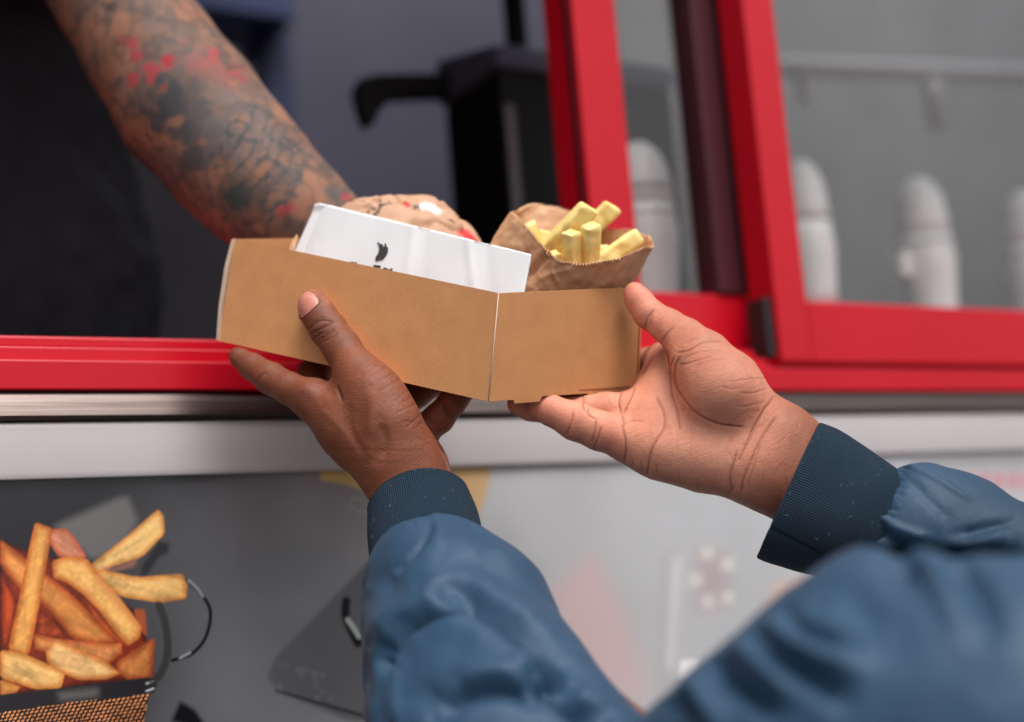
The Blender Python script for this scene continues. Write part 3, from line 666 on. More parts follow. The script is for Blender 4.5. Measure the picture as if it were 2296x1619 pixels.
# ---------------------------------------------------------------- paper bag of fries
z6 = zc(1700, 750, 2.296)
front = z6([(790, 225), (860, 262), (930, 350), (1000, 430), (1060, 500), (1130, 590), (1200, 640), (1300, 678), (1450, 692), (1600, 690), (1750, 662), (1900, 590), (2000, 560), (2105, 540)])
frontD = [1.035, 1.02, 1.012, 1.004, .998, .992, .988, .985, .983, .984, .986, .992, .998, 1.008]
back = z6([(2105, 540), (2070, 440), (2030, 430), (1880, 375), (1750, 375), (1640, 360), (1500, 310), (1330, 210), (1250, 180), (1150, 160), (1050, 150), (950, 162), (850, 200), (790, 225)])
backD = [1.008, 1.025, 1.035, 1.045, 1.05, 1.055, 1.06, 1.065, 1.068, 1.07, 1.07, 1.066, 1.055, 1.035]
rimp = catmull([P(u, v, d + .016) for (u, v), d in zip(front, frontD)], 260)
rimb = catmull([P(u, v, d + .016) for (u, v), d in zip(back, backD)], 260)[1:-1]
rim3 = np.vstack([rimp, rimb])
n_r = len(rim3)
# bottom outline inside the tray
bf = catmull([P(1062, 610, 1.045), P(1150, 670, 1.03), P(1185, 720, 1.02), P(1260, 730, 1.022), P(1330, 725, 1.034), P(1375, 700, 1.044), P(1392, 670, 1.052)], 260)
bb = catmull([P(1392, 670, 1.052), P(1370, 700, 1.06), P(1300, 700, 1.07), P(1200, 700, 1.07), P(1120, 640, 1.065), P(1066, 606, 1.055), P(1062, 610, 1.045)], 260)[1:-1]
bot3 = np.vstack([bf, bb]); NR = 36
V = []
for j in range(NR):
    t_ = j / (NR - 1); ring = rim3 * (1 - t_) + bot3 * t_
    c_ = ring.mean(0); ring = ring + (ring - c_) * .02 * math.sin(math.pi * min(1, t_ * 1.1)) 
    V.append(ring)
V = np.array(V).reshape(-1, 3)
# serrated rim, facets and crinkles
sdown = unit(bot3.mean(0) - rim3.mean(0))
for i in range(n_r):
    if 8 < i < n_r - 6: V[i] += sdown * (.0024 if i % 4 < 2 else 0)
cv = to_cam(V); Fc = np.array(grid_faces(NR, n_r, True)); Nb = mesh_normals(cv, Fc)
if np.mean(Nb[:, 2] * (cv[:, 2] - cv[:, 2].mean())) < 0: Fc = Fc[:, ::-1]; Nb = -Nb
for ln, w, dp in (([(1229, 566), (1205, 592), (1180, 625)], 8, .004), ([(1255, 640), (1240, 610), (1250, 585)], 6, -.0012), ([(1330, 640), (1352, 600), (1375, 585)], 7, .0012), ([(1360, 640), (1385, 600), (1420, 566)], 7, -.0016),
                  ([(1395, 640), (1425, 590), (1445, 560)], 6, .0018), ([(1120, 560), (1140, 525), (1160, 490)], 8, -.0016), ([(1150, 600), (1190, 560)], 8, .001), ([(1215, 620), (1290, 600)], 6, -.001)):
    carve(cv, Nb, ln, w, dp)
cv += Nb * (.0009 * fbm(cv, 60, 12, 3) + .0005 * fbm(cv, 170, 5, 2))[:, None]
V = W(cv)
bag = tag(empty('paper_bag', tuple(bot3.mean(0))), 'open kraft paper bag with serrated rim, full of fries, in the tray', 'paper bag')
bo = mesh('bag_sheet', V, Fc.tolist(), KRAFT_PAPER, bag)
m = bo.modifiers.new('thick', 'SOLIDIFY'); m.thickness = .0005; m.offset = -1
# ---------------------------------------------------------------- the fries themselves
def fry(a, b, wpx, label, roll=0., bend=0., k2=1.0):
    a = (a[0], a[1], a[2] + .016); b = (b[0], b[1], b[2] + .024); A, B = P(*a), P(*b); L = np.linalg.norm(B - A); w = wpx * a[2] / F; d = unit(B - A); nseg = 26; m = 28
    fr = unit(np.cross(d, R @ np.array([0, 0, 1.]))); up = np.cross(fr, d)
    fr, up = fr * math.cos(roll) + up * math.sin(roll), up * math.cos(roll) - fr * math.sin(roll)
    V = []; seed = random.random() * 50
    sl = random.uniform(-.25, .25)
    for i in range(nseg + 1):
        s = i / nseg; endk = min(1, min(s, 1 - s) / .035); endk = .88 + .12 * math.sqrt(max(0, endk))
        for j in range(m):
            t = 2 * math.pi * j / m; c, s_ = math.cos(t), math.sin(t); e = 9
            rr = (abs(c) ** e + abs(s_) ** e) ** (-1 / e)
            V.append(A + d * (s * L + sl * w * c * rr * (1 if s > .5 else -1) * (abs(2 * s - 1) ** 8)) + (fr * c * rr * k2 + up * s_ * rr) * w * endk * (1 - .06 * s) + up * bend * L * math.sin(math.pi * s))
    V = np.array(V); cent = (A + B) / 2; V += (V - cent) * 0 ; V += np.stack([fbm(V + seed, 110, 3, 3)] * 3, 1) * np.array([1, 1, 1]) * .0009
    o = mesh('french_fry', V - A, grid_faces(nseg + 1, m, True) + [tuple(reversed(range(m))), tuple(range(nseg * m, nseg * m + m))], FRY)
    o.location = Vector(A); bm = bmesh.new(); bm.from_mesh(o.data); bmesh.ops.recalc_face_normals(bm, faces=bm.faces); bm.to_mesh(o.data); bm.free()
    bm = bmesh.new(); bm.from_mesh(o.data)
    md = o.modifiers.new('edge', 'EDGE_SPLIT'); md.split_angle = math.radians(60)
    bm.free(); return tag(o, label, 'fry', 'fries in the paper bag')
fry((1322, 466, 1.010), (1200, 588, 1.015), 22, 'long pale fry leaning left over the bag, its tip topmost among the near ones', .35)
fry((1376, 462, 1.045), (1290, 545, 1.040), 21, 'blurred fry sticking out highest at the right behind the long one', .2)
fry((1325, 506, .998), (1322, 640, 1.010), 19, 'upright fry with a pale cut end, in the middle of the bag', .5)
fry((1280, 522, .996), (1284, 650, 1.008), 18, 'shorter upright fry just left of the middle one', .75)
fry((1430, 530, 1.020), (1310, 612, 1.000), 20, 'single fry lying against the right side of the bag', .1)
fry((1184, 500, 1.035), (1205, 590, 1.030), 14, 'small fry end at the far left inside the bag', .5)
fry((1214, 520, 1.045), (1225, 620, 1.035), 17, 'blurred fry end between the far left one and the long one', .6)
fry((1352, 552, 1.022), (1340, 640, 1.020), 15, 'fry end half hidden between the upright one and the right one', .3)
fry((1243, 566, 1.000), (1270, 640, 1.010), 12, 'thin fry low behind the serrated front rim', .4)

# ================================================================ PEOPLE
skin_back = srgb((134, 76, 52)) * 1.0; skin_dark = srgb((108, 58, 40)); palm_c = srgb((226, 152, 124)); nail_c = srgb((206, 134, 116)); tip_c = srgb((218, 130, 110)); crease_c = srgb((120, 62, 42))
r5 = zc(1900, 1400, 1.9133); z1 = zc(800, 1000, 1.4717); z2 = zc(1900, 1000, 1.472); r1 = zc(1300, 1750, 1.4229); r2 = zc(2600, 1600, 1.2567)

def merge(parts):
    V, Fc, C, G = [], [], [], []; b = 0
    for v, f, c, g_ in parts:
        V.append(v); Fc += (np.asarray(f) + b).tolist(); C.append(c); G.append(g_); b += len(v)
    return np.vstack(V), Fc, np.vstack(C), np.concatenate(G)

# ---- customer's right hand (palm towards us)
h = Melt(.00072)
h.add(chain([(1960, 1160, .955, 80), (1850, 1100, .958, 80), (1715, 1035, .964, 82)]), .02)
h.add(chain([(1850, 1062, .966, 62), (1752, 985, .970, 66), (1640, 930, .977, 62)]), .02)
h.add(chain([(1820, 1130, .960, 64), (1702, 1058, .965, 58), (1595, 1028, .970, 52)]), .02)
h.add(chain([(1655, 1008, .975, 66), (1565, 1014, .975, 62), (1472, 1000, .98, 54), (1408, 985, .985, 45)]), .022)   # little-finger side of the palm
h.add(chain([(1650, 960, .985, 62), (1480, 930, .995, 54), (1430, 925, .998, 42)]), .02)
h.add(chain([(1640, 920, .992, 56), (1505, 872, 1.008, 48), (1464, 876, 1.022, 38)]), .02)
h.add(chain([(1640, 890, .998, 54), (1532, 824, 1.02, 44), (1492, 808, 1.034, 36)]), .02)
h.add(chain([(1705, 950, .970, 60), (1622, 872, .964, 82), (1572, 812, .975, 66)]), .012)            # ball of the thumb
h.finger(chain([(1572, 800, .978, 60), (1536, 760, .990, 44), (1497, 731, .998, 36), (1453, 702, 1.004, 31), (1431, 671, 1.008, 27), (1422, 655, 1.010, 22)]), .010, .006)
h.finger(chain([(1410, 985, .984, 46), (1345, 966, .980, 44), (1290, 944, .980, 43), (1235, 920, .982, 34), (1214, 912, .984, 30)]), .007)
h.finger(chain([(1432, 925, .998, 42), (1360, 918, 1.0, 38), (1270, 925, 1.0, 35), (1190, 912, 1.0, 31), (1164, 905, 1.0, 27)]), .007)
h.finger(chain([(1464, 876, 1.022, 38), (1410, 892, 1.036, 35), (1330, 905, 1.036, 33), (1250, 896, 1.032, 30), (1222, 890, 1.03, 26)]), .007)
h.finger(chain([(1492, 808, 1.034, 36), (1462, 814, 1.05, 36), (1400, 820, 1.072, 33), (1340, 810, 1.085, 31), (1290, 800, 1.10, 28)]), .008)
V, Fq, N = h.build(); V = relax(V, Fq, 2, .4)
u = CX - F * V[:, 0] / V[:, 2]; v = CY + F * V[:, 1] / V[:, 2]
dark = np.zeros(len(V))
CR = [([(750, 470), (742, 540), (700, 645)], 3.2, .0007), ([(925, 540), (915, 620), (895, 705)], 3.4, .0009), ([(968, 590), (935, 690), (905, 760)], 3.2, .0008),
      ([(1130, 600), (1147, 680), (1150, 780), (1138, 885)], 3.4, .0010), ([(1120, 490), (1140, 560), (1128, 605)], 3.2, .0009), ([(870, 450), (875, 500), (920, 530)], 3, .0008),
      ([(1125, 305), (1098, 400), (1118, 490)], 3.2, .0009), ([(1218, 290), (1190, 370), (1135, 480)], 3.2, .0008), ([(825, 350), (835, 440), (850, 470)], 3, .0008),
      ([(1385, 365), (1430, 440), (1452, 530), (1440, 600), (1390, 690), (1340, 800), (1320, 960)], 3.6, .0010),
      ([(1520, 60), (1482, 150), (1490, 220), (1510, 350), (1550, 480), (1570, 600)], 3.2, .0010), ([(1565, 60), (1530, 130), (1530, 260), (1590, 370), (1690, 480), (1800, 545), (1900, 575), (2050, 590)], 3.4, .0011),
      ([(1560, 100), (1600, 110), (1680, 85), (1800, 50)], 2.6, .0006), ([(2290, 350), (2150, 560), (2080, 700), (2015, 850)], 3.2, .0008), ([(2300, 520), (2180, 690), (2110, 850), (2050, 1000), (2040, 1090)], 3.4, .0008),
      ([(2000, 790), (1962, 920), (1952, 1000), (1975, 1085)], 3.6, .0010), ([(2230, 420), (2120, 640), (2060, 760)], 2.4, .0005), ([(2180, 720), (2130, 900), (2090, 1030)], 2.2, .0005),
      ([(1380, 870), (1400, 960)], 2.4, .0005), ([(1700, 990), (1712, 1060)], 2.4, .0005), ([(1270, 850), (1290, 950)], 2.4, .0006), ([(1560, 930), (1570, 1010)], 2.2, .0004), ([(1200, 830), (1215, 900)], 2.2, .0005),
      ([(1350, 60), (1280, 180)], 3.0, .0007), ([(1150, 570), (1210, 545), (1290, 548)], 2.2, .0004), ([(1010, 340), (1040, 440)], 2.2, .0004),
      ([(2210, 215), (2080, 225), (1950, 245)], 2.2, .0004), ([(2230, 300), (2120, 330), (2030, 330)], 2.2, .0004), ([(2100, 460), (2010, 520), (1950, 540)], 2.0, .0003), ([(2200, 400), (2080, 430), (1990, 430)], 2, .0003),
      ([(1920, 70), (1800, 80), (1690, 120)], 2.2, .0004), ([(2040, 290), (1960, 300), (1880, 280)], 2, .0003)]
for ln, w, dp in CR: dark = np.maximum(dark, carve(V, N, r5(ln), w * .82, dp * .7) * min(1, dp / .0008))
for ln, w, dp in [([(1055, 350), (1012, 410), (1005, 462)], 3.2, .0008), ([(1040, 372), (1030, 440)], 2.6, .0005), ([(1168, 452), (1125, 500), (1100, 545)], 3.2, .0007), ([(1195, 606), (1262, 590), (1340, 545), (1450, 538)], 2.8, .0007), ([(1230, 640), (1330, 600), (1450, 590)], 2.2, .0004), ([(1290, 520), (1240, 545)], 2.2, .0004)]:
    dark = np.maximum(dark, carve(V, N, z2(ln), w * .82, dp * .7) * min(1, dp / .0008))
for k in range(26):     # fine wrist and heel wrinkles
    a = rng.random(2); p0 = np.array([1640 + 150 * a[0] - 60 * (a[1] - .3), 900 + 215 * a[1]]); an = 2.05 + rng.normal(0, .35); L_ = rng.uniform(8, 30)
    d_ = np.array([math.cos(an), math.sin(an)]) * L_; dark = np.maximum(dark, .35 * carve(V, N, [tuple(p0), tuple(p0 + d_)], 1.9, .00025))
N = mesh_normals(V, Fq)
pm = smooth(-.12, .32, N[:, 2]) * (1 - .85 * smooth(1655, 1800, u + .35 * (v - 1000)))
pm *= 1 - .55 * smooth(.15, .75, N[:, 1]) * smooth(1430, 1500, u)
pm *= 1 - .6 * smooth(.45, .8, -N[:, 1])
tipm = np.maximum.reduce([np.exp(-(((u - a) ** 2 + (v - b) ** 2) / r ** 2)) for a, b, r in ((1225, 912, 45), (1170, 905, 40), (1425, 665, 42), (1275, 955, 30), (1350, 975, 40))])
c = skin_back * (1 - pm[:, None]) + palm_c * pm[:, None]
bl = np.clip(.4 + .6 * fbm(V, 75, 4, 3), 0, 1)[:, None] * pm[:, None] * .6; c = c * (1 - bl) + srgb((214, 128, 102)) * bl
th_ = (np.exp(-(((u - 1590) / 95) ** 2 + ((v - 850) / 95) ** 2)) * pm)[:, None] * .5; c = c * (1 - th_) + srgb((190, 128, 104)) * th_
hy = (np.exp(-(((u - 1540) / 110) ** 2 + ((v - 1020) / 60) ** 2)) * pm)[:, None] * .4; c = c * (1 - hy) + srgb((244, 176, 146)) * hy
c = c * (1 - .55 * (tipm * pm)[:, None]) + tip_c * .55 * (tipm * pm)[:, None]
c = c * (1 + .07 * fbm(V, 200, 8, 2))[:, None]
dk = (.5 * np.clip(dark, 0, 1))[:, None]; c = c * (1 - dk) + crease_c * .85 * dk
nail_r = np.exp(-(((u - 1440) ** 2 + (v - 642) ** 2) / 12 ** 2)) * (N[:, 0] > .2); c = c * (1 - nail_r[:, None]) + nail_c * nail_r[:, None]
RH = (V, Fq, c, np.clip(nail_r, 0, 1))

# ---- customer's left hand (back towards us, thumb up on the tray)
h = Melt(.00072)
h.add(chain([(985, 1300, .905, 60), (958, 1225, .930, 62), (938, 1138, .957, 63), (916, 1062, .968, 62)]), .02)
h.add(chain([(896, 1110, .962, 52), (868, 1040, .970, 60)]), .02)
h.add(chain([(958, 1115, .964, 38), (936, 1070, .966, 40), (910, 1005, .964, 42)]), .02)
h.add(chain([(880, 1020, .965, 72), (790, 955, .975, 60), (706, 895, .985, 44)]), .022)   # index metacarpal
h.add(chain([(880, 1020, .985, 62), (800, 970, 1.0, 54), (735, 925, 1.01, 42)]), .022)
h.add(chain([(900, 1040, .995, 56), (830, 1000, 1.015, 50), (770, 965, 1.03, 40)]), .02)
h.add(chain([(930, 1060, .995, 50), (880, 1030, 1.02, 46), (850, 1005, 1.04, 38)]), .02)
h.add(chain([(894, 1005, .962, 50), (874, 945, .960, 56), (838, 874, .966, 50)]), .012)  # thumb metacarpal
h.add(chain([(800, 925, .975, 34), (855, 905, .970, 40)]), .02)                             # web
h.finger(chain([(836, 884, .967, 50), (800, 832, .976, 44), (767, 780, .988, 38), (736, 738, .998, 37), (711, 700, 1.004, 34), (701, 683, 1.006, 33)]), .014, .008)
h.finger(chain([(706, 900, .985, 42), (650, 872, .995, 36), (606, 848, 1.006, 35), (565, 822, 1.018, 29), (537, 802, 1.026, 21), (531, 797, 1.028, 17)]), .008)
h.finger(chain([(735, 925, 1.01, 42), (705, 880, 1.03, 36), (700, 840, 1.05, 34), (740, 800, 1.07, 31), (780, 780, 1.08, 28)]), .008)
h.finger(chain([(770, 965, 1.03, 40), (860, 930, 1.045, 34), (930, 885, 1.05, 32), (985, 850, 1.05, 30), (1020, 830, 1.05, 27)]), .008)
h.finger(chain([(850, 1005, 1.03, 40), (930, 978, 1.01, 36), (984, 938, 1.0, 34), (1015, 900, .998, 31), (1050, 860, 1.0, 28), (1070, 845, 1.0, 25)]), .008)
h.add(chain([(972, 1110, .985, 32), (950, 1050, .990, 33), (918, 1000, .995, 40)]), .015)   # heel of the palm peeping out behind
V, Fq, N = h.build(); V = relax(V, Fq, 2, .4)
dark = np.zeros(len(V))
z3c = [([(1050, 1120), (1110, 1060), (1180, 1030), (1270, 1040)], 2.6, .0007), ([(1075, 1170), (1150, 1130), (1240, 1080), (1310, 1030)], 2.8, .0008), ([(1095, 1220), (1160, 1180), (1200, 1140)], 2.6, .0006),
       ([(1160, 1230), (1230, 1190), (1320, 1110)], 2.6, .0007), ([(1080, 1060), (1160, 1010), (1240, 1000)], 2.2, .0004), ([(1180, 1260), (1260, 1230), (1340, 1170)], 2.0, .0004), ([(1120, 1160), (1190, 1180), (1240, 1150)], 2, .0004), ([(970, 1015), (1060, 930), (1150, 840)], 2.2, .0009)]
for ln, w, dp in z3c: dark = np.maximum(dark, carve(V, N, z3(ln), w, dp) * min(1, dp / .0007))
for ln, w, dp in [([(810, 810), (822, 850), (835, 885)], 4, .0014), ([(1430, 920), (1470, 975)], 4, .001), ([(330, 790), (360, 740), (400, 720)], 3, .0005), ([(680, 770), (740, 780)], 3, .0005)]:
    dark = np.maximum(dark, carve(V, N, z1(ln), w, dp) * min(1, dp / .0009))
edge = z1([(1060, 660), (1150, 720), (1230, 800), (1290, 880), (1330, 960), (1360, 1040), (1375, 1110), (1380, 1180)])
ec = catmull(edge, 30)
for k in range(13):     # hatch of short wrinkles on the thumb side
    p0 = ec[min(29, int(k * 2.3))] + (-3, 2); L_ = rng.uniform(24, 56); an = math.radians(152 - k * 1.0 + rng.normal(0, 7)) if k < 9 else math.radians(190 + rng.normal(0, 14))
    d_ = np.array([math.cos(an), math.sin(an)]) * L_; mid = p0 + d_ * .5 + rng.normal(0, .8, 2)
    st = rng.uniform(.35, .9); dark = np.maximum(dark, st * .55 * carve(V, N, [tuple(p0), tuple(mid), tuple(p0 + d_)], 1.9, .00045 * st))
for k in range(0):    # fine skin lines over the back of the hand
    a, b = rng.random(2); p0 = np.array([700, 860]) + a * np.array([240, 170]) + (b - .5) * np.array([90, -100]); an = math.radians(150 + rng.normal(0, 22)); L_ = rng.uniform(8, 26)
    d_ = np.array([math.cos(an), math.sin(an)]) * L_; dark = np.maximum(dark, .2 * carve(V, N, [tuple(p0), tuple(p0 + d_)], 1.7, .00018))
for k in range(0):     # above the thumb web
    a, b = rng.random(2); p0 = np.array([760, 790]) + a * np.array([110, 90]) + (b - .5) * np.array([50, -50]); an = math.radians(35 + rng.normal(0, 30)); L_ = rng.uniform(8, 24)
    d_ = np.array([math.cos(an), math.sin(an)]) * L_; dark = np.maximum(dark, .25 * carve(V, N, [tuple(p0), tuple(p0 + d_)], 1.7, .0002))
# tendon from wrist to thumb and a soft hollow beside it
carve(V, N, z1([(980, 1260), (1000, 1120), (1010, 960), (1000, 800)]), 14, -.0012); carve(V, N, z1([(1060, 1240), (1090, 1130), (1060, 1010)]), 12, .0015); carve(V, N, z1([(860, 960), (900, 1100), (960, 1230)]), 16, .0010)
carve(V, N, z1([(700, 930), (790, 1010), (880, 1110), (950, 1230)]), 8, -.0004); carve(V, N, z1([(920, 880), (900, 980), (930, 1080), (1000, 1180)]), 8, -.0004); carve(V, N, z1([(560, 800), (640, 830), (720, 880)]), 14, -.0010)
# thumb nail: a flat plate with a raised fold round it
nail = np.array(z3([(960, 1005), (905, 925), (888, 850), (905, 775), (960, 715), (1030, 700), (1100, 735), (1145, 800), (1150, 835), (1060, 920)])); u = CX - F * V[:, 0] / V[:, 2]; v = CY + F * V[:, 1] / V[:, 2]
m_ = (u > 640) & (u < 740) & (v > 630) & (v < 730) & (N[:, 2] > -.05); sdn = np.full(len(V), 50.)
ins = in_poly(u[m_], v[m_], nail); dd = seg_dist(u[m_], v[m_], np.vstack([nail, nail[:1]])); sdn[m_] = np.where(ins, -dd, dd)
nm = 1 - smooth(-1.5, 1.2, sdn); V -= N * (.0006 * nm)[:, None]; V += N * (.0004 * np.exp(-((sdn - 2.5) / 2.2) ** 2))[:, None]
N = mesh_normals(V, Fq); D_ = -V[:, 2]
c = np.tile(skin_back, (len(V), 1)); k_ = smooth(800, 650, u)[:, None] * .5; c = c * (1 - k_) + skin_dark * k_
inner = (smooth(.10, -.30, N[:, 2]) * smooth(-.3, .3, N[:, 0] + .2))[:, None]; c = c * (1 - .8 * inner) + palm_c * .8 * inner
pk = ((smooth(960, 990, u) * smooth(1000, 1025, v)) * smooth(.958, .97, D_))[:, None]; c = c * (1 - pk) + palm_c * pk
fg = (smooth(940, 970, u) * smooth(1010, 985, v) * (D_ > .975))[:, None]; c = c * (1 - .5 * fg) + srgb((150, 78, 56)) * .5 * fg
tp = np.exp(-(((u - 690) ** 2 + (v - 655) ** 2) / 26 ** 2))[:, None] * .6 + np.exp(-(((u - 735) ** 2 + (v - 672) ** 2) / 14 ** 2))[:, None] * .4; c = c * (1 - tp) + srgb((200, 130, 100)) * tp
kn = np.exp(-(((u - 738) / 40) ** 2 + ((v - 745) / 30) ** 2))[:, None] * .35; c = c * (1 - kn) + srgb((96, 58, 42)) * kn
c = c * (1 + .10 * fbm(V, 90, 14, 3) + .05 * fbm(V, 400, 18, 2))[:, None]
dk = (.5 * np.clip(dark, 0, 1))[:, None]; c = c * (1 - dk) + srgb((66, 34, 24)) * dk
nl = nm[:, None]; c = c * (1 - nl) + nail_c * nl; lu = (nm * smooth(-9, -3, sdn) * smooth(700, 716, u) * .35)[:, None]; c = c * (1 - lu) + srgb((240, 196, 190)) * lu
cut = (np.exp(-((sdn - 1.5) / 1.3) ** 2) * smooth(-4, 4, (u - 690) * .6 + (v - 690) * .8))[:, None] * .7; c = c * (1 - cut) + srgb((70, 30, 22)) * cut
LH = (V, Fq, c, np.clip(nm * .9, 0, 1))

def human_rest(neck, head, face, chains, skin_c):
    """hidden remainder of a body: neck and head with a face, joined to the arm chains"""
    up = unit(to_cam(np.array([C0 + (0, 0, 1)]))[0]); fc = unit(face - np.dot(face, up) * up); sd_ = np.cross(fc, up)
    b = Melt(.004)
    for ch in chains: b.add(ch, .03)
    b.add([(neck, .06), (head - up * .04, .055)], .03)
    b.add([(head + up * .03 - fc * .012, .088), (head + up * .02 + fc * .02, .078)], .03); b.add([(head - up * .05 + fc * .045, .045), (head - up * .02 + fc * .04, .06)], .02)
    b.add([(head + up * .012 + fc * .098, .010), (head - up * .022 + fc * .112, .014)], .01)
    for s in (-1, 1):
        b.add([(head + sd_ * s * .083 + up * .01, .012), (head + sd_ * s * .086 - up * .03, .009)], .006); b.add([(head - up * .048 + fc * .092 + sd_ * s * .012, .010), (head - up * .048 + fc * .096, .010)], .006)
        b.add([(head - up * .022 + fc * .102 + sd_ * s * .012, .008)], .006); b.add([(head + up * .035 + fc * .088 + sd_ * s * .016, .009), (head + up * .036 + fc * .080 + sd_ * s * .05, .009)], .012)
    V, Fq, N = b.build(); col_ = np.tile(skin_c, (len(V), 1)); lip = np.exp(-(np.linalg.norm(V - (head - up * .048 + fc * .1), axis=1) / .02) ** 4)[:, None] * .5
    col_ = col_ * (1 - lip) + srgb((130, 64, 56)) * lip
    return (V, Fq, col_, np.zeros(len(V))), up, fc, sd_
def head_extras(parent, head, up, fc, sd_, hair_r=.014):
    hb = Melt(.004)
    hb.add([(head + up * .045 - fc * .025, .088 + hair_r), (head + up * .055 + fc * .0, .080 + hair_r)], .03); hb.add([(head - fc * .05 - up * .01, .065 + hair_r)], .03)
    V, Fq, N = hb.build(); V = V + N * (.004 * fbm(V, 120, 3, 2))[:, None]; mesh('hair', W(V), Fq.tolist(), HAIR, parent)
    for s in (-1, 1):
        e = Melt(.0015); e.add([(head + up * .012 + fc * .084 + sd_ * s * .032, .0125)], .002); V, Fq, N = e.build(); o = mesh('eyeball', W(V), Fq.tolist(), EYE, parent)
        e = Melt(.001); e.add([(head + up * .012 + fc * .0925 + sd_ * s * .032, .0052)], .002); V, Fq, N = e.build(); mesh('iris', W(V), Fq.tolist(), IRIS, o)

# ---- customer: rest of the body (hidden inside the jacket or outside the photograph)
cp = lambda x, y, d: np.array([x, y, -d])
Le, Re = cp(.125, -.262, .70), cp(.42, -.175, .90); Ls, Rs = cp(.33, -.17, .585), cp(.60, -.12, .88)
Lw, Rw = cray(985, 1310) * .900, cray(1985, 1172) * .955
neck, head = cp(.475, -.03, .745), cp(.455, .125, .765)
rest, up_, fc_, sd_ = human_rest(neck, head, cp(-.5, -.3, .9) - cp(0, 0, 0) if False else np.array([-.45, -.05, -.55]), [
    [(Lw, .017), (Le, .034), (Ls, .044)], [(Rw, .020), (Re, .034), (Rs, .044)],
    [(Ls, .05), (neck + np.array([0, -.03, 0]), .055), (Rs, .05)], [(neck + np.array([0, -.1, 0]), .10), (neck + np.array([.03, -.45, 0]), .12)]], skin_back)
_b = W(neck + np.array([.03, -.5, 0])); cust = tag(empty('person', (_b[0], _b[1], 0)), 'customer in a blue bomber jacket reaching up to hold the takeaway tray with both hands', 'person')
V, Fq, c, gl = merge([LH, RH, rest]); _an = math.radians(152); _x2 = V[:, 0] * 1000; _y2 = -V[:, 1] * 1000; _z2 = V[:, 2] * 1000
mesh('body', W(V), Fq, SKIN, cust, col=np.clip(c, 0, 1), mask=gl, uv=np.stack([(_x2 * math.cos(_an) + _y2 * math.sin(_an)) * .16 , (-_x2 * math.sin(_an) + _y2 * math.cos(_an)) * 1.15 + _z2 * .5], 1))
head_extras(cust, head, up_, fc_, sd_); fc_c = fc_

# ---- jacket
def fabric(V, N, amp=.0016):
    return V + N * (amp * fbm(V, 14, 41, 3) + amp * .35 * fbm(V, 45, 43, 2))[:, None]
jparts = []
s = Melt(.0016)
s.add(chain([(964, 1280, .912, 124), (972, 1300, .908, 146), (994, 1345, .90, 180), (1030, 1405, .88, 210), (1050, 1500, .855, 228), (1088, 1600, .825, 262), (1140, 1720, .79, 296)]) + [(Le + np.array([-.02, -.05, 0]), .075)], .01)
V, Fq, N = s.build(); V = relax(V, Fq, 3, .5); V = fabric(V, N)
r7l = [([(340, 1270), (385, 1180), (440, 1105), (510, 1050), (600, 1010), (760, 985)], 16, .0130), ([(735, 885), (850, 960), (980, 1030), (1100, 1110), (1250, 1220), (1420, 1350)], 26, .0155),
       ([(352, 1220), (322, 1330), (318, 1450), (335, 1660)], 16, .0105), ([(420, 1300), (385, 1420), (390, 1640)], 16, -.0035), ([(260, 1180), (400, 1010), (560, 910), (690, 850)], 30, -.0050),
       ([(560, 1120), (760, 1080), (920, 1150), (1060, 1260)], 44, -.0060), ([(1220, 1350), (1300, 1450), (1420, 1540), (1560, 1610)], 22, .0125), ([(1020, 1180), (1250, 1330), (1460, 1480), (1640, 1600)], 26, -.0030),
       ([(590, 440), (597, 510), (560, 600), (480, 680), (400, 740)], 6, .0032), ([(640, 450), (650, 540), (600, 640)], 16, -.0022), ([(230, 860), (360, 835), (480, 850)], 34, .0050),
       ([(460, 1420), (560, 1450), (720, 1400)], 30, .0035), ([(640, 1580), (800, 1470), (1000, 1430), (1180, 1480)], 20, .0085), ([(700, 1400), (900, 1340), (1130, 1360)], 30, -.0040), ([(820, 480), (900, 580), (960, 720)], 20, .0020),
       ([(700, 690), (850, 710), (980, 800), (1080, 920)], 26, .0022), ([(800, 810), (940, 870), (1080, 970), (1220, 1110)], 28, -.0030), ([(240, 1100), (210, 1250), (225, 1450)], 16, .0028)]
for ln, w, dp in r7l: carve(V, N, r1(ln), w, dp * 1.15)
for k in range(26):     # gathers at the cuff seam
    a = k / 25; p0 = np.array([826 + 250 * a, 1196 - 50 * math.sin(a * 2.6 + .3) + rng.normal(0, 2)]); d_ = np.array([(a - .5) * 12, rng.uniform(14, 34)]); carve(V, N, [tuple(p0), tuple(p0 + d_)], 3.6, rng.uniform(.0008, .002))
jparts.append((relax(V, Fq, 3, .5), Fq))
s = Melt(.0024)
s.add([(Le + np.array([0, -.02, 0]), .085)] + chain([(1650, 1855, .66, 300), (1820, 1760, .635, 345), (2010, 1680, .62, 378), (2250, 1690, .60, 400), (2600, 1720, .59, 430), (2900, 1700, .60, 440)]), .02)
s.add(chain([(2075, 1345, .625, 86), (2200, 1372, .62, 105), (2400, 1440, .61, 150)]), .03)
s.add(chain([(1860, 1440, .64, 80), (1960, 1390, .635, 105), (2100, 1450, .63, 110)]), .03)
V, Fq, N = s.build(); V = relax(V, Fq, 3, .5); V = fabric(V, N, .002)
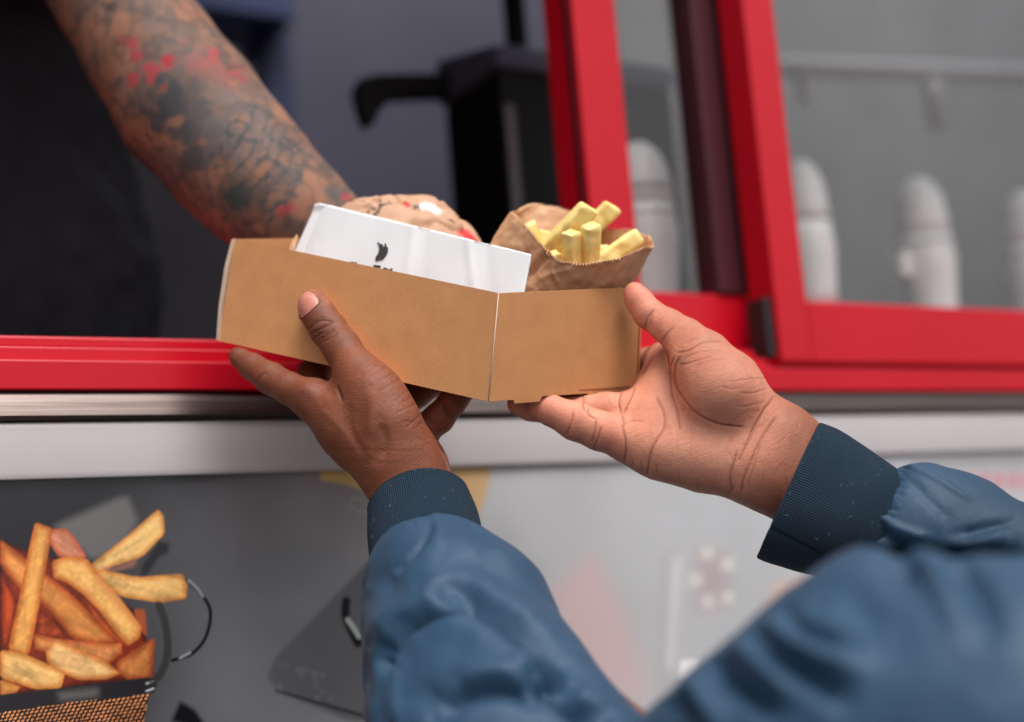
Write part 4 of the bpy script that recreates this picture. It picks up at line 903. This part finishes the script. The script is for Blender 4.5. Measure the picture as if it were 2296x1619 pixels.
for ln, w, dp in [([(300, 1290), (380, 1400), (480, 1480), (600, 1570)], 20, .0100), ([(540, 1200), (650, 1300), (800, 1400), (960, 1500)], 22, .0080), ([(660, 1070), (740, 1150), (850, 1190), (980, 1200)], 22, .0060),
                  ([(430, 1220), (560, 1340), (720, 1470)], 18, -.0060), ([(600, 1110), (720, 1220), (900, 1310), (1050, 1350)], 18, -.0060), ([(1240, 800), (1280, 860), (1320, 900)], 26, .0120), ([(1500, 800), (1580, 900), (1650, 1000), (1680, 1150)], 30, .0070),
                  ([(1400, 760), (1440, 900), (1560, 1080)], 30, -.0050), ([(100, 1500), (180, 1560), (230, 1640)], 22, .0080), ([(180, 1400), (260, 1500), (330, 1619)], 20, -.0060), ([(900, 1000), (1050, 1060), (1200, 1180)], 40, .0040)]:
    carve(V, N, r2(ln), w, dp)
jparts.append((V, Fq))
s = Melt(.0016)
s.add([(q_[0], q_[1]) for q_ in chain([(2030, 1208, .938, 118), (2060, 1212, .94, 148), (2110, 1225, .94, 160), (2230, 1290, .925, 172), (2400, 1350, .91, 190)])] + [(Re, .062)], .01)
s.add(chain([(2072, 1120, .940, 82), (2160, 1175, .940, 110)]), .01); s.add(chain([(2002, 1240, .934, 104), (2120, 1300, .940, 120)]), .01)
V, Fq, N = s.build(); V = relax(V, Fq, 3, .5); V = fabric(V, N)
for ln, w, dp in [([(1190, 430), (1290, 400), (1400, 500), (1500, 600)], 12, .0015), ([(1300, 330), (1450, 400), (1600, 500)], 6, -.0015), ([(1080, 600), (1180, 680), (1290, 760)], 12, .003), ([(1130, 560), (1230, 640), (1400, 700)], 12, -.0025), ([(1560, 680), (1700, 640), (1830, 620)], 12, .003), ([(1500, 740), (1650, 720), (1800, 680)], 16, -.003), ([(1010, 760), (1100, 800), (1230, 860)], 12, .003)]:
    carve(V, N, r2(ln), w, dp)
for k in range(30):
    a = k / 29; p0 = np.array([2012 - 130 * a + 18 * math.sin(a * 3.1), 1046 + 240 * a]); d_ = np.array([rng.uniform(14, 36), 6 + 8 * (a - .3)]); carve(V, N, [tuple(p0), tuple(p0 + d_)], 3.2, rng.uniform(.0008, .002))
jparts.append((V, Fq))
s = Melt(.006)
s.add([(Re, .066), (Rs, .078)], .03); s.add([(Ls, .082), (neck + np.array([0, -.07, 0]), .10), (Rs, .080)], .05); s.add([(Le + np.array([0, -.02, 0]), .078), (Ls, .082)], .03)
s.add([(neck + np.array([-.07, -.16, .06]), .12), (neck + np.array([-.06, -.5, .08]), .13)], .05); s.add([(neck + np.array([.10, -.16, -.04]), .12), (neck + np.array([.10, -.5, -.02]), .13)], .05)
V, Fq, N = s.build(); V = fabric(V, N, .003); jparts.append((V, Fq))
Vj, Fj, b = [], [], 0
for v_, f_ in jparts: Vj.append(v_); Fj += (f_ + b).tolist(); b += len(v_)
jacket = mesh('jacket', W(np.vstack(Vj)), Fj, NYLON, cust); tag(jacket, 'satin blue bomber jacket')
s = Melt(.003); s.add([(neck + np.array([-.035, -.005, .02]), .055), (neck + np.array([.035, -.005, -.02]), .055)], .02); V, Fq, N = s.build(); mesh('collar', W(V), Fq.tolist(), KNIT, jacket, uv=np.zeros((len(V), 2)))

# ribbed cuffs: elliptical tubes with a turned hem
def cuff(rings, nribs, name='cuff', n=220, sub=46):
    """rings: (centre cam-space, half-axis a (vector), half-axis b (vector))"""
    Rg = np.array([np.concatenate(r) for r in rings]); C = catmull(Rg, sub); V, UV = [], []
    L = 0; prev = None; T0 = math.pi / 2 if rings[0][2][2] < 0 else -math.pi / 2
    for i in range(sub):
        c_, a_, b_ = C[i][:3], C[i][3:6], C[i][6:9]
        if prev is not None: L += np.linalg.norm(c_ - prev)
        prev = c_
        for j in range(n):
            t = 2 * math.pi * j / n + T0; V.append(c_ + a_ * math.cos(t) + b_ * math.sin(t)); UV.append((nribs * j / n, L * 1100))
    V = np.array(V); UV = np.array(UV)
    inner = []
    for i in range(14):                                   # turn the hem inwards
        c_, a_, b_ = C[0][:3], C[0][3:6], C[0][6:9]; ax_ = unit(C[3][:3] - c_); k = i / 13
        s_ = 1 - .0016 / .03 * math.sin(k * math.pi / 2) * .9; off = ax_ * (-.0012 * math.sin(k * math.pi) + .022 * max(0, k - .3))
        inner += [c_ + off + (a_ * math.cos(t) + b_ * math.sin(t)) * s_ for t in 2 * math.pi * np.arange(n) / n + T0]
    V2 = np.array(inner)[::1].reshape(14, n, 3)[::-1].reshape(-1, 3); allV = np.vstack([V2, V]); allUV = np.vstack([np.tile(UV[:n], (14, 1)), UV])
    fa = np.array(grid_faces(14 + sub, n, True)); Nn = mesh_normals(allV, fa)
    cc = C[sub // 2][:3]
    k0 = 14 * n + (sub // 2) * n
    if np.mean([np.dot(Nn[k0 + j], allV[k0 + j] - cc) for j in range(0, n, 9)]) < 0: fa = fa[:, ::-1]; Nn = -Nn
    allV = allV + Nn * (.0010 * fbm(allV, 30, 3, 2))[:, None]
    return allV, fa, Nn, allUV
def cam2(u_, v_, D): return cray(u_, v_) * D
# left cuff
ax_l = unit(cam2(925, 1095, .962) - cam2(960, 1235, .918))
a_l = unit(np.array([1, .10, .12])); a_l = unit(a_l - np.dot(a_l, ax_l) * ax_l)
b_l = np.cross(ax_l, a_l)
def ring(c_, ra, rb, a, b): return (c_, a * ra, b * rb)
rl = [ring(cam2(938, 1132, .958), .0352, .033, a_l, b_l), ring(cam2(944, 1165, .949), .0368, .034, a_l, b_l), ring(cam2(951, 1200, .938), .0377, .034, a_l, b_l), ring(cam2(957, 1235, .927), .0372, .034, a_l, b_l), ring(cam2(962, 1265, .917), .033, .031, a_l, b_l)]
V, fa, Nn, UVc = cuff(rl, 150)
LINTS = [(V[14 * 220:], Nn[14 * 220:])]
cl = mesh('cuff', W(V), fa.tolist(), KNIT, jacket, uv=UVc)
# right cuff
ex = unit(np.array([.50, .86, 0])); ax_r = unit(cam2(1772, 1098, .968) - cam2(1948, 1172, .955)); a_r = unit(cam2(1845, 947, .962) - cam2(1697, 1250, .955)); a_r = unit(a_r - .35 * np.dot(a_r, ax_r) * ax_r); b_r = unit(np.cross(ax_r, a_r))
rr_ = [ring(cam2(1771, 1099, .955), .0500, .034, a_r, b_r), ring(cam2(1810, 1115, .953), .0500, .036, a_r, b_r), ring(cam2(1862, 1140, .95), .0480, .038, a_r, b_r), ring(cam2(1915, 1164, .947), .0445, .040, a_r, b_r), ring(cam2(1965, 1186, .945), .0415, .038, a_r, b_r), ring(cam2(2030, 1215, .943), .036, .034, a_r, b_r)]
V, fa, Nn, UVc = cuff(rr_, 190)
carve(V, Nn, [(1711, 1177), (1790, 1216), (1885, 1268)], 2.6, .0012)
LINTS.append((V[14 * 220:], Nn[14 * 220:]))
cr2_ = mesh('cuff', W(V), fa.tolist(), KNIT, jacket, uv=UVc)

# ---- vendor
h = Melt(.0022)
h.add(chain([(120, -190, 1.26, 120), (222, -60, 1.225, 118), (268, 10, 1.215, 124), (338, 115, 1.20, 138), (425, 240, 1.185, 152), (520, 350, 1.172, 143), (590, 425, 1.165, 132), (668, 490, 1.16, 118), (745, 560, 1.16, 92)]), .02)
h.add(chain([(745, 560, 1.16, 92), (800, 620, 1.175, 84)]), .03); h.add(chain([(760, 580, 1.165, 66), (870, 640, 1.19, 52)]), .02); h.add(chain([(740, 600, 1.165, 66), (840, 700, 1.195, 50)]), .02)
for pts in ([(870, 640, 1.19, 40), (920, 680, 1.195, 34), (930, 740, 1.185, 30), (925, 780, 1.175, 26)], [(860, 665, 1.195, 40), (900, 720, 1.20, 34), (900, 790, 1.19, 30), (895, 830, 1.175, 26)], [(845, 690, 1.195, 38), (875, 750, 1.20, 33), (870, 815, 1.19, 29), (862, 850, 1.18, 25)], [(830, 705, 1.195, 34), (845, 760, 1.20, 29), (838, 810, 1.19, 26), (832, 840, 1.18, 22)], [(800, 600, 1.165, 46), (870, 580, 1.165, 38), (930, 590, 1.16, 34), (960, 610, 1.155, 28)]):
    h.finger(chain(pts), .01)
V, Fq, N = h.build(); V = relax(V, Fq, 2, .5)
u = CX - F * V[:, 0] / V[:, 2]; v = CY + F * V[:, 1] / V[:, 2]
c = np.tile(srgb((150, 106, 84)), (len(V), 1)); c = c * (1 + .08 * fbm(V, 60, 2, 2))[:, None]
def tat(m_, colr, a=1.0):
    global c
    m_ = np.clip(m_ * a, 0, 1)[:, None]; c = c * (1 - m_) + srgb(colr) * m_
def blob(x, y, rx, ry=None, an=0):
    ry = ry or rx; ca, sa_ = math.cos(an), math.sin(an); dx, dy = u - x, v - y; p_, q_ = dx * ca + dy * sa_, -dx * sa_ + dy * ca
    w_ = .75 * fbm(V, 75, int(x) % 91, 3); return 1 - smooth(.55, 1.05, np.sqrt((p_ / rx) ** 2 + (q_ / ry) ** 2) + w_)
n1 = fbm(V, 38, 51, 3); n2 = np.abs(fbm(V, 60, 71, 2)); n3 = fbm(V, 95, 61, 2)
tat(smooth(-.35, .25, n1), (92, 82, 78), .7); tat((1 - smooth(.08, .3, n2)), (74, 68, 66), .55); tat(smooth(.1, .5, fbm(V, 120, 91, 2)), (150, 108, 90), .45)
for b_ in ((265, 85, 22), (300, 100, 18), (320, 130, 26), (345, 165, 26), (300, 175, 16), (380, 140, 14), (365, 190, 16), (440, 150, 22, 14), (480, 130, 18), (520, 165, 24), (640, 470, 26), (780, 440, 16)): tat(blob(*b_), (172, 60, 70), .75)
tat(blob(380, 133, 12), (160, 40, 50), .9)
tat(blob(470, 150, 80, 34, .6), (160, 88, 78), .6)
tat(blob(415, 250, 95, 70, .5) - .9 * blob(400, 272, 34, 16) , (62, 70, 76), .85); tat(blob(470, 310, 34, 60, -.3), (96, 78, 84), .7); tat(blob(450, 350, 60, 30), (62, 72, 78), .7)
tat(blob(560, 290, 75, 90, .8), (108, 98, 96), .6); tat(blob(470, 230, 150, 60, .9) , (92, 88, 88), .4)
sc_ = 1 - smooth(.05, .32, np.abs(np.sin((u * .8 + v * .55) / 10.0 + 1.6 * n1) * np.cos((v * .8 - u * .5) / 12.0 + 1.8 * n3) + .25 * n3))
tat(sc_ * blob(610, 370, 130, 110, .8), (62, 70, 74), .85); tat(blob(520, 440, 50, 34, .5), (60, 72, 74), .8); tat(blob(650, 400, 50, 40), (70, 78, 82), .5); tat(blob(250, 20, 20), (58, 52, 50), .7); tat(blob(420, 60, 50, 20, .8), (104, 84, 74), .7); tat(blob(330, 60, 20, 30), (120, 104, 98), .6)
tat(blob(760, 430, 30, 16), (80, 84, 84), .6)
VH = (V, Fq, c, np.zeros(len(V)))
VSKIN = attr_mat('tattooed_skin', .6, .22, .08, bsc=200, bst=.3, bd=.0006)
vs, ve = cp(-.52, .46, 1.50), cray(120, -190) * 1.26; vneck, vhead = cp(-.68, .52, 1.62), cp(-.66, .68, 1.58)
vre, vrs, vrw = cp(-.95, .12, 1.70), cp(-.86, .42, 1.76), cp(-.80, -.08, 1.50)
rest, up_, fc_, sd_ = human_rest(vneck, vhead, np.array([.35, 0, .9]), [[(ve, .044), (vs, .052)], [(vrw, .028), (vre, .042), (vrs, .05)], [(vs, .05), (vneck + np.array([0, -.04, 0]), .055), (vrs, .05)], [(vneck + np.array([0, -.1, 0]), .1), (vneck + np.array([0, -.5, -.03]), .12)],
    [(vrw, .03), (vrw + np.array([.02, -.05, .05]), .038)]] + [[(vrw + np.array([.0 + .018 * k, -.07, .06]), .011), (vrw + np.array([.0 + .020 * k, -.115, .08]), .009), (vrw + np.array([.0 + .020 * k, -.135, .065]), .008)] for k in (-1, 0, 1, 2)] + [[(vrw + np.array([.05, -.04, .06]), .013), (vrw + np.array([.075, -.07, .08]), .010)]], srgb((176, 132, 112)))
_b = W(vneck + np.array([0, -.6, 0])); vend = tag(empty('person', (_b[0], _b[1], .5)), 'vendor inside the truck reaching out a tattooed bare forearm behind the tray', 'person')
V, Fq, c, gl = merge([VH, rest]); mesh('body', W(V), Fq, VSKIN, vend, col=np.clip(c, 0, 1), mask=gl); head_extras(vend, vhead, up_, fc_, sd_, .008); fc_v = fc_
s = Melt(.006)
s.add([(ve * .82 + vs * .18, .074), (vs, .082)], .03); s.add([(vre * .5 + vrs * .5, .07), (vrs, .08)], .03); s.add([(vs, .08), (vneck + np.array([0, -.08, 0]), .10), (vrs, .08)], .06)
s.add([(vneck + np.array([.09, -.2, .04]), .15), (vneck + np.array([.12, -.45, .06]), .15), (vneck + np.array([.12, -.9, .06]), .16)], .06); s.add([(vneck + np.array([-.09, -.2, -.04]), .15), (vneck + np.array([-.06, -.9, 0]), .16)], .06)
V, Fq, N = s.build(); V = fabric(V, N, .006); mesh('t_shirt', W(V), Fq.tolist(), TEE, vend)

# specks of pale lint on the cuffs and jacket
lv, lf = [], []
for (V_, N_) in LINTS:
    ok = np.where(N_[:, 2] > .35)[0]
    for i in rng.choice(ok, 26):
        d_ = unit(np.cross(N_[i], rng.normal(size=3))); e_ = np.cross(d_, N_[i]); L_ = rng.uniform(.0002, .0011); w_ = .00012; c_ = V_[i] + N_[i] * .0003; b = len(lv)
        for k in range(5):
            q_ = c_ + d_ * L_ * (k / 4 - .5) * 2 + e_ * L_ * .5 * math.sin(k * 1.3); lv += [q_ + e_ * w_, q_ + N_[i] * w_, q_ - e_ * w_]
        for k in range(4):
            for m_ in range(3): lf.append((b + 3 * k + m_, b + 3 * k + (m_ + 1) % 3, b + 3 * k + 3 + (m_ + 1) % 3, b + 3 * k + 3 + m_))
tag(mesh('lint', W(np.array(lv)), lf, LINT, jacket), kind='stuff')

# trousers and shoes (outside the photograph, but the people stand on something)
UPC = R.T @ np.array([0, 0, 1.]); DENIM = mottled('dark_denim', (.012, .016, .03), (.02, .025, .045), 60, .85, 700, .3); SHOE = mottled('white_rubber_shoe', (.5, .5, .5), (.6, .6, .6), 20, .6)
for parent_, nk_, fwd_, zf in ((cust, neck + np.array([.03, -.5, .03]), fc_c, 0.0), (vend, vneck + np.array([.0, -.62, 0]), fc_v, .50)):
    hz = W(nk_)[2]; down = -(hz - zf - .11); side = np.cross(UPC, fwd_); t_ = Melt(.009)
    t_.add([(nk_ + side * .07, .12), (nk_ - side * .07, .12)], .04)
    for k in (-1, 1):
        hip = nk_ + side * .09 * k - UPC * .08; kn = nk_ + side * .10 * k + UPC * down * .52 + fwd_ * .02; an = nk_ + side * .11 * k + UPC * down
        t_.add([(hip, .095), (kn, .065), (an, .055)], .03)
        f_ = Melt(.006); f_.add([(an - UPC * .055 - fwd_ * .03, .045), (an - UPC * .065 + fwd_ * .09, .042), (an - UPC * .07 + fwd_ * .17, .036)], .03)
        V, Fq, N = f_.build(); mesh('shoe', W(V), Fq.tolist(), SHOE, parent_)
    V, Fq, N = t_.build(); V = fabric(V, N, .004); mesh('trousers', W(V), Fq.tolist(), DENIM, parent_)
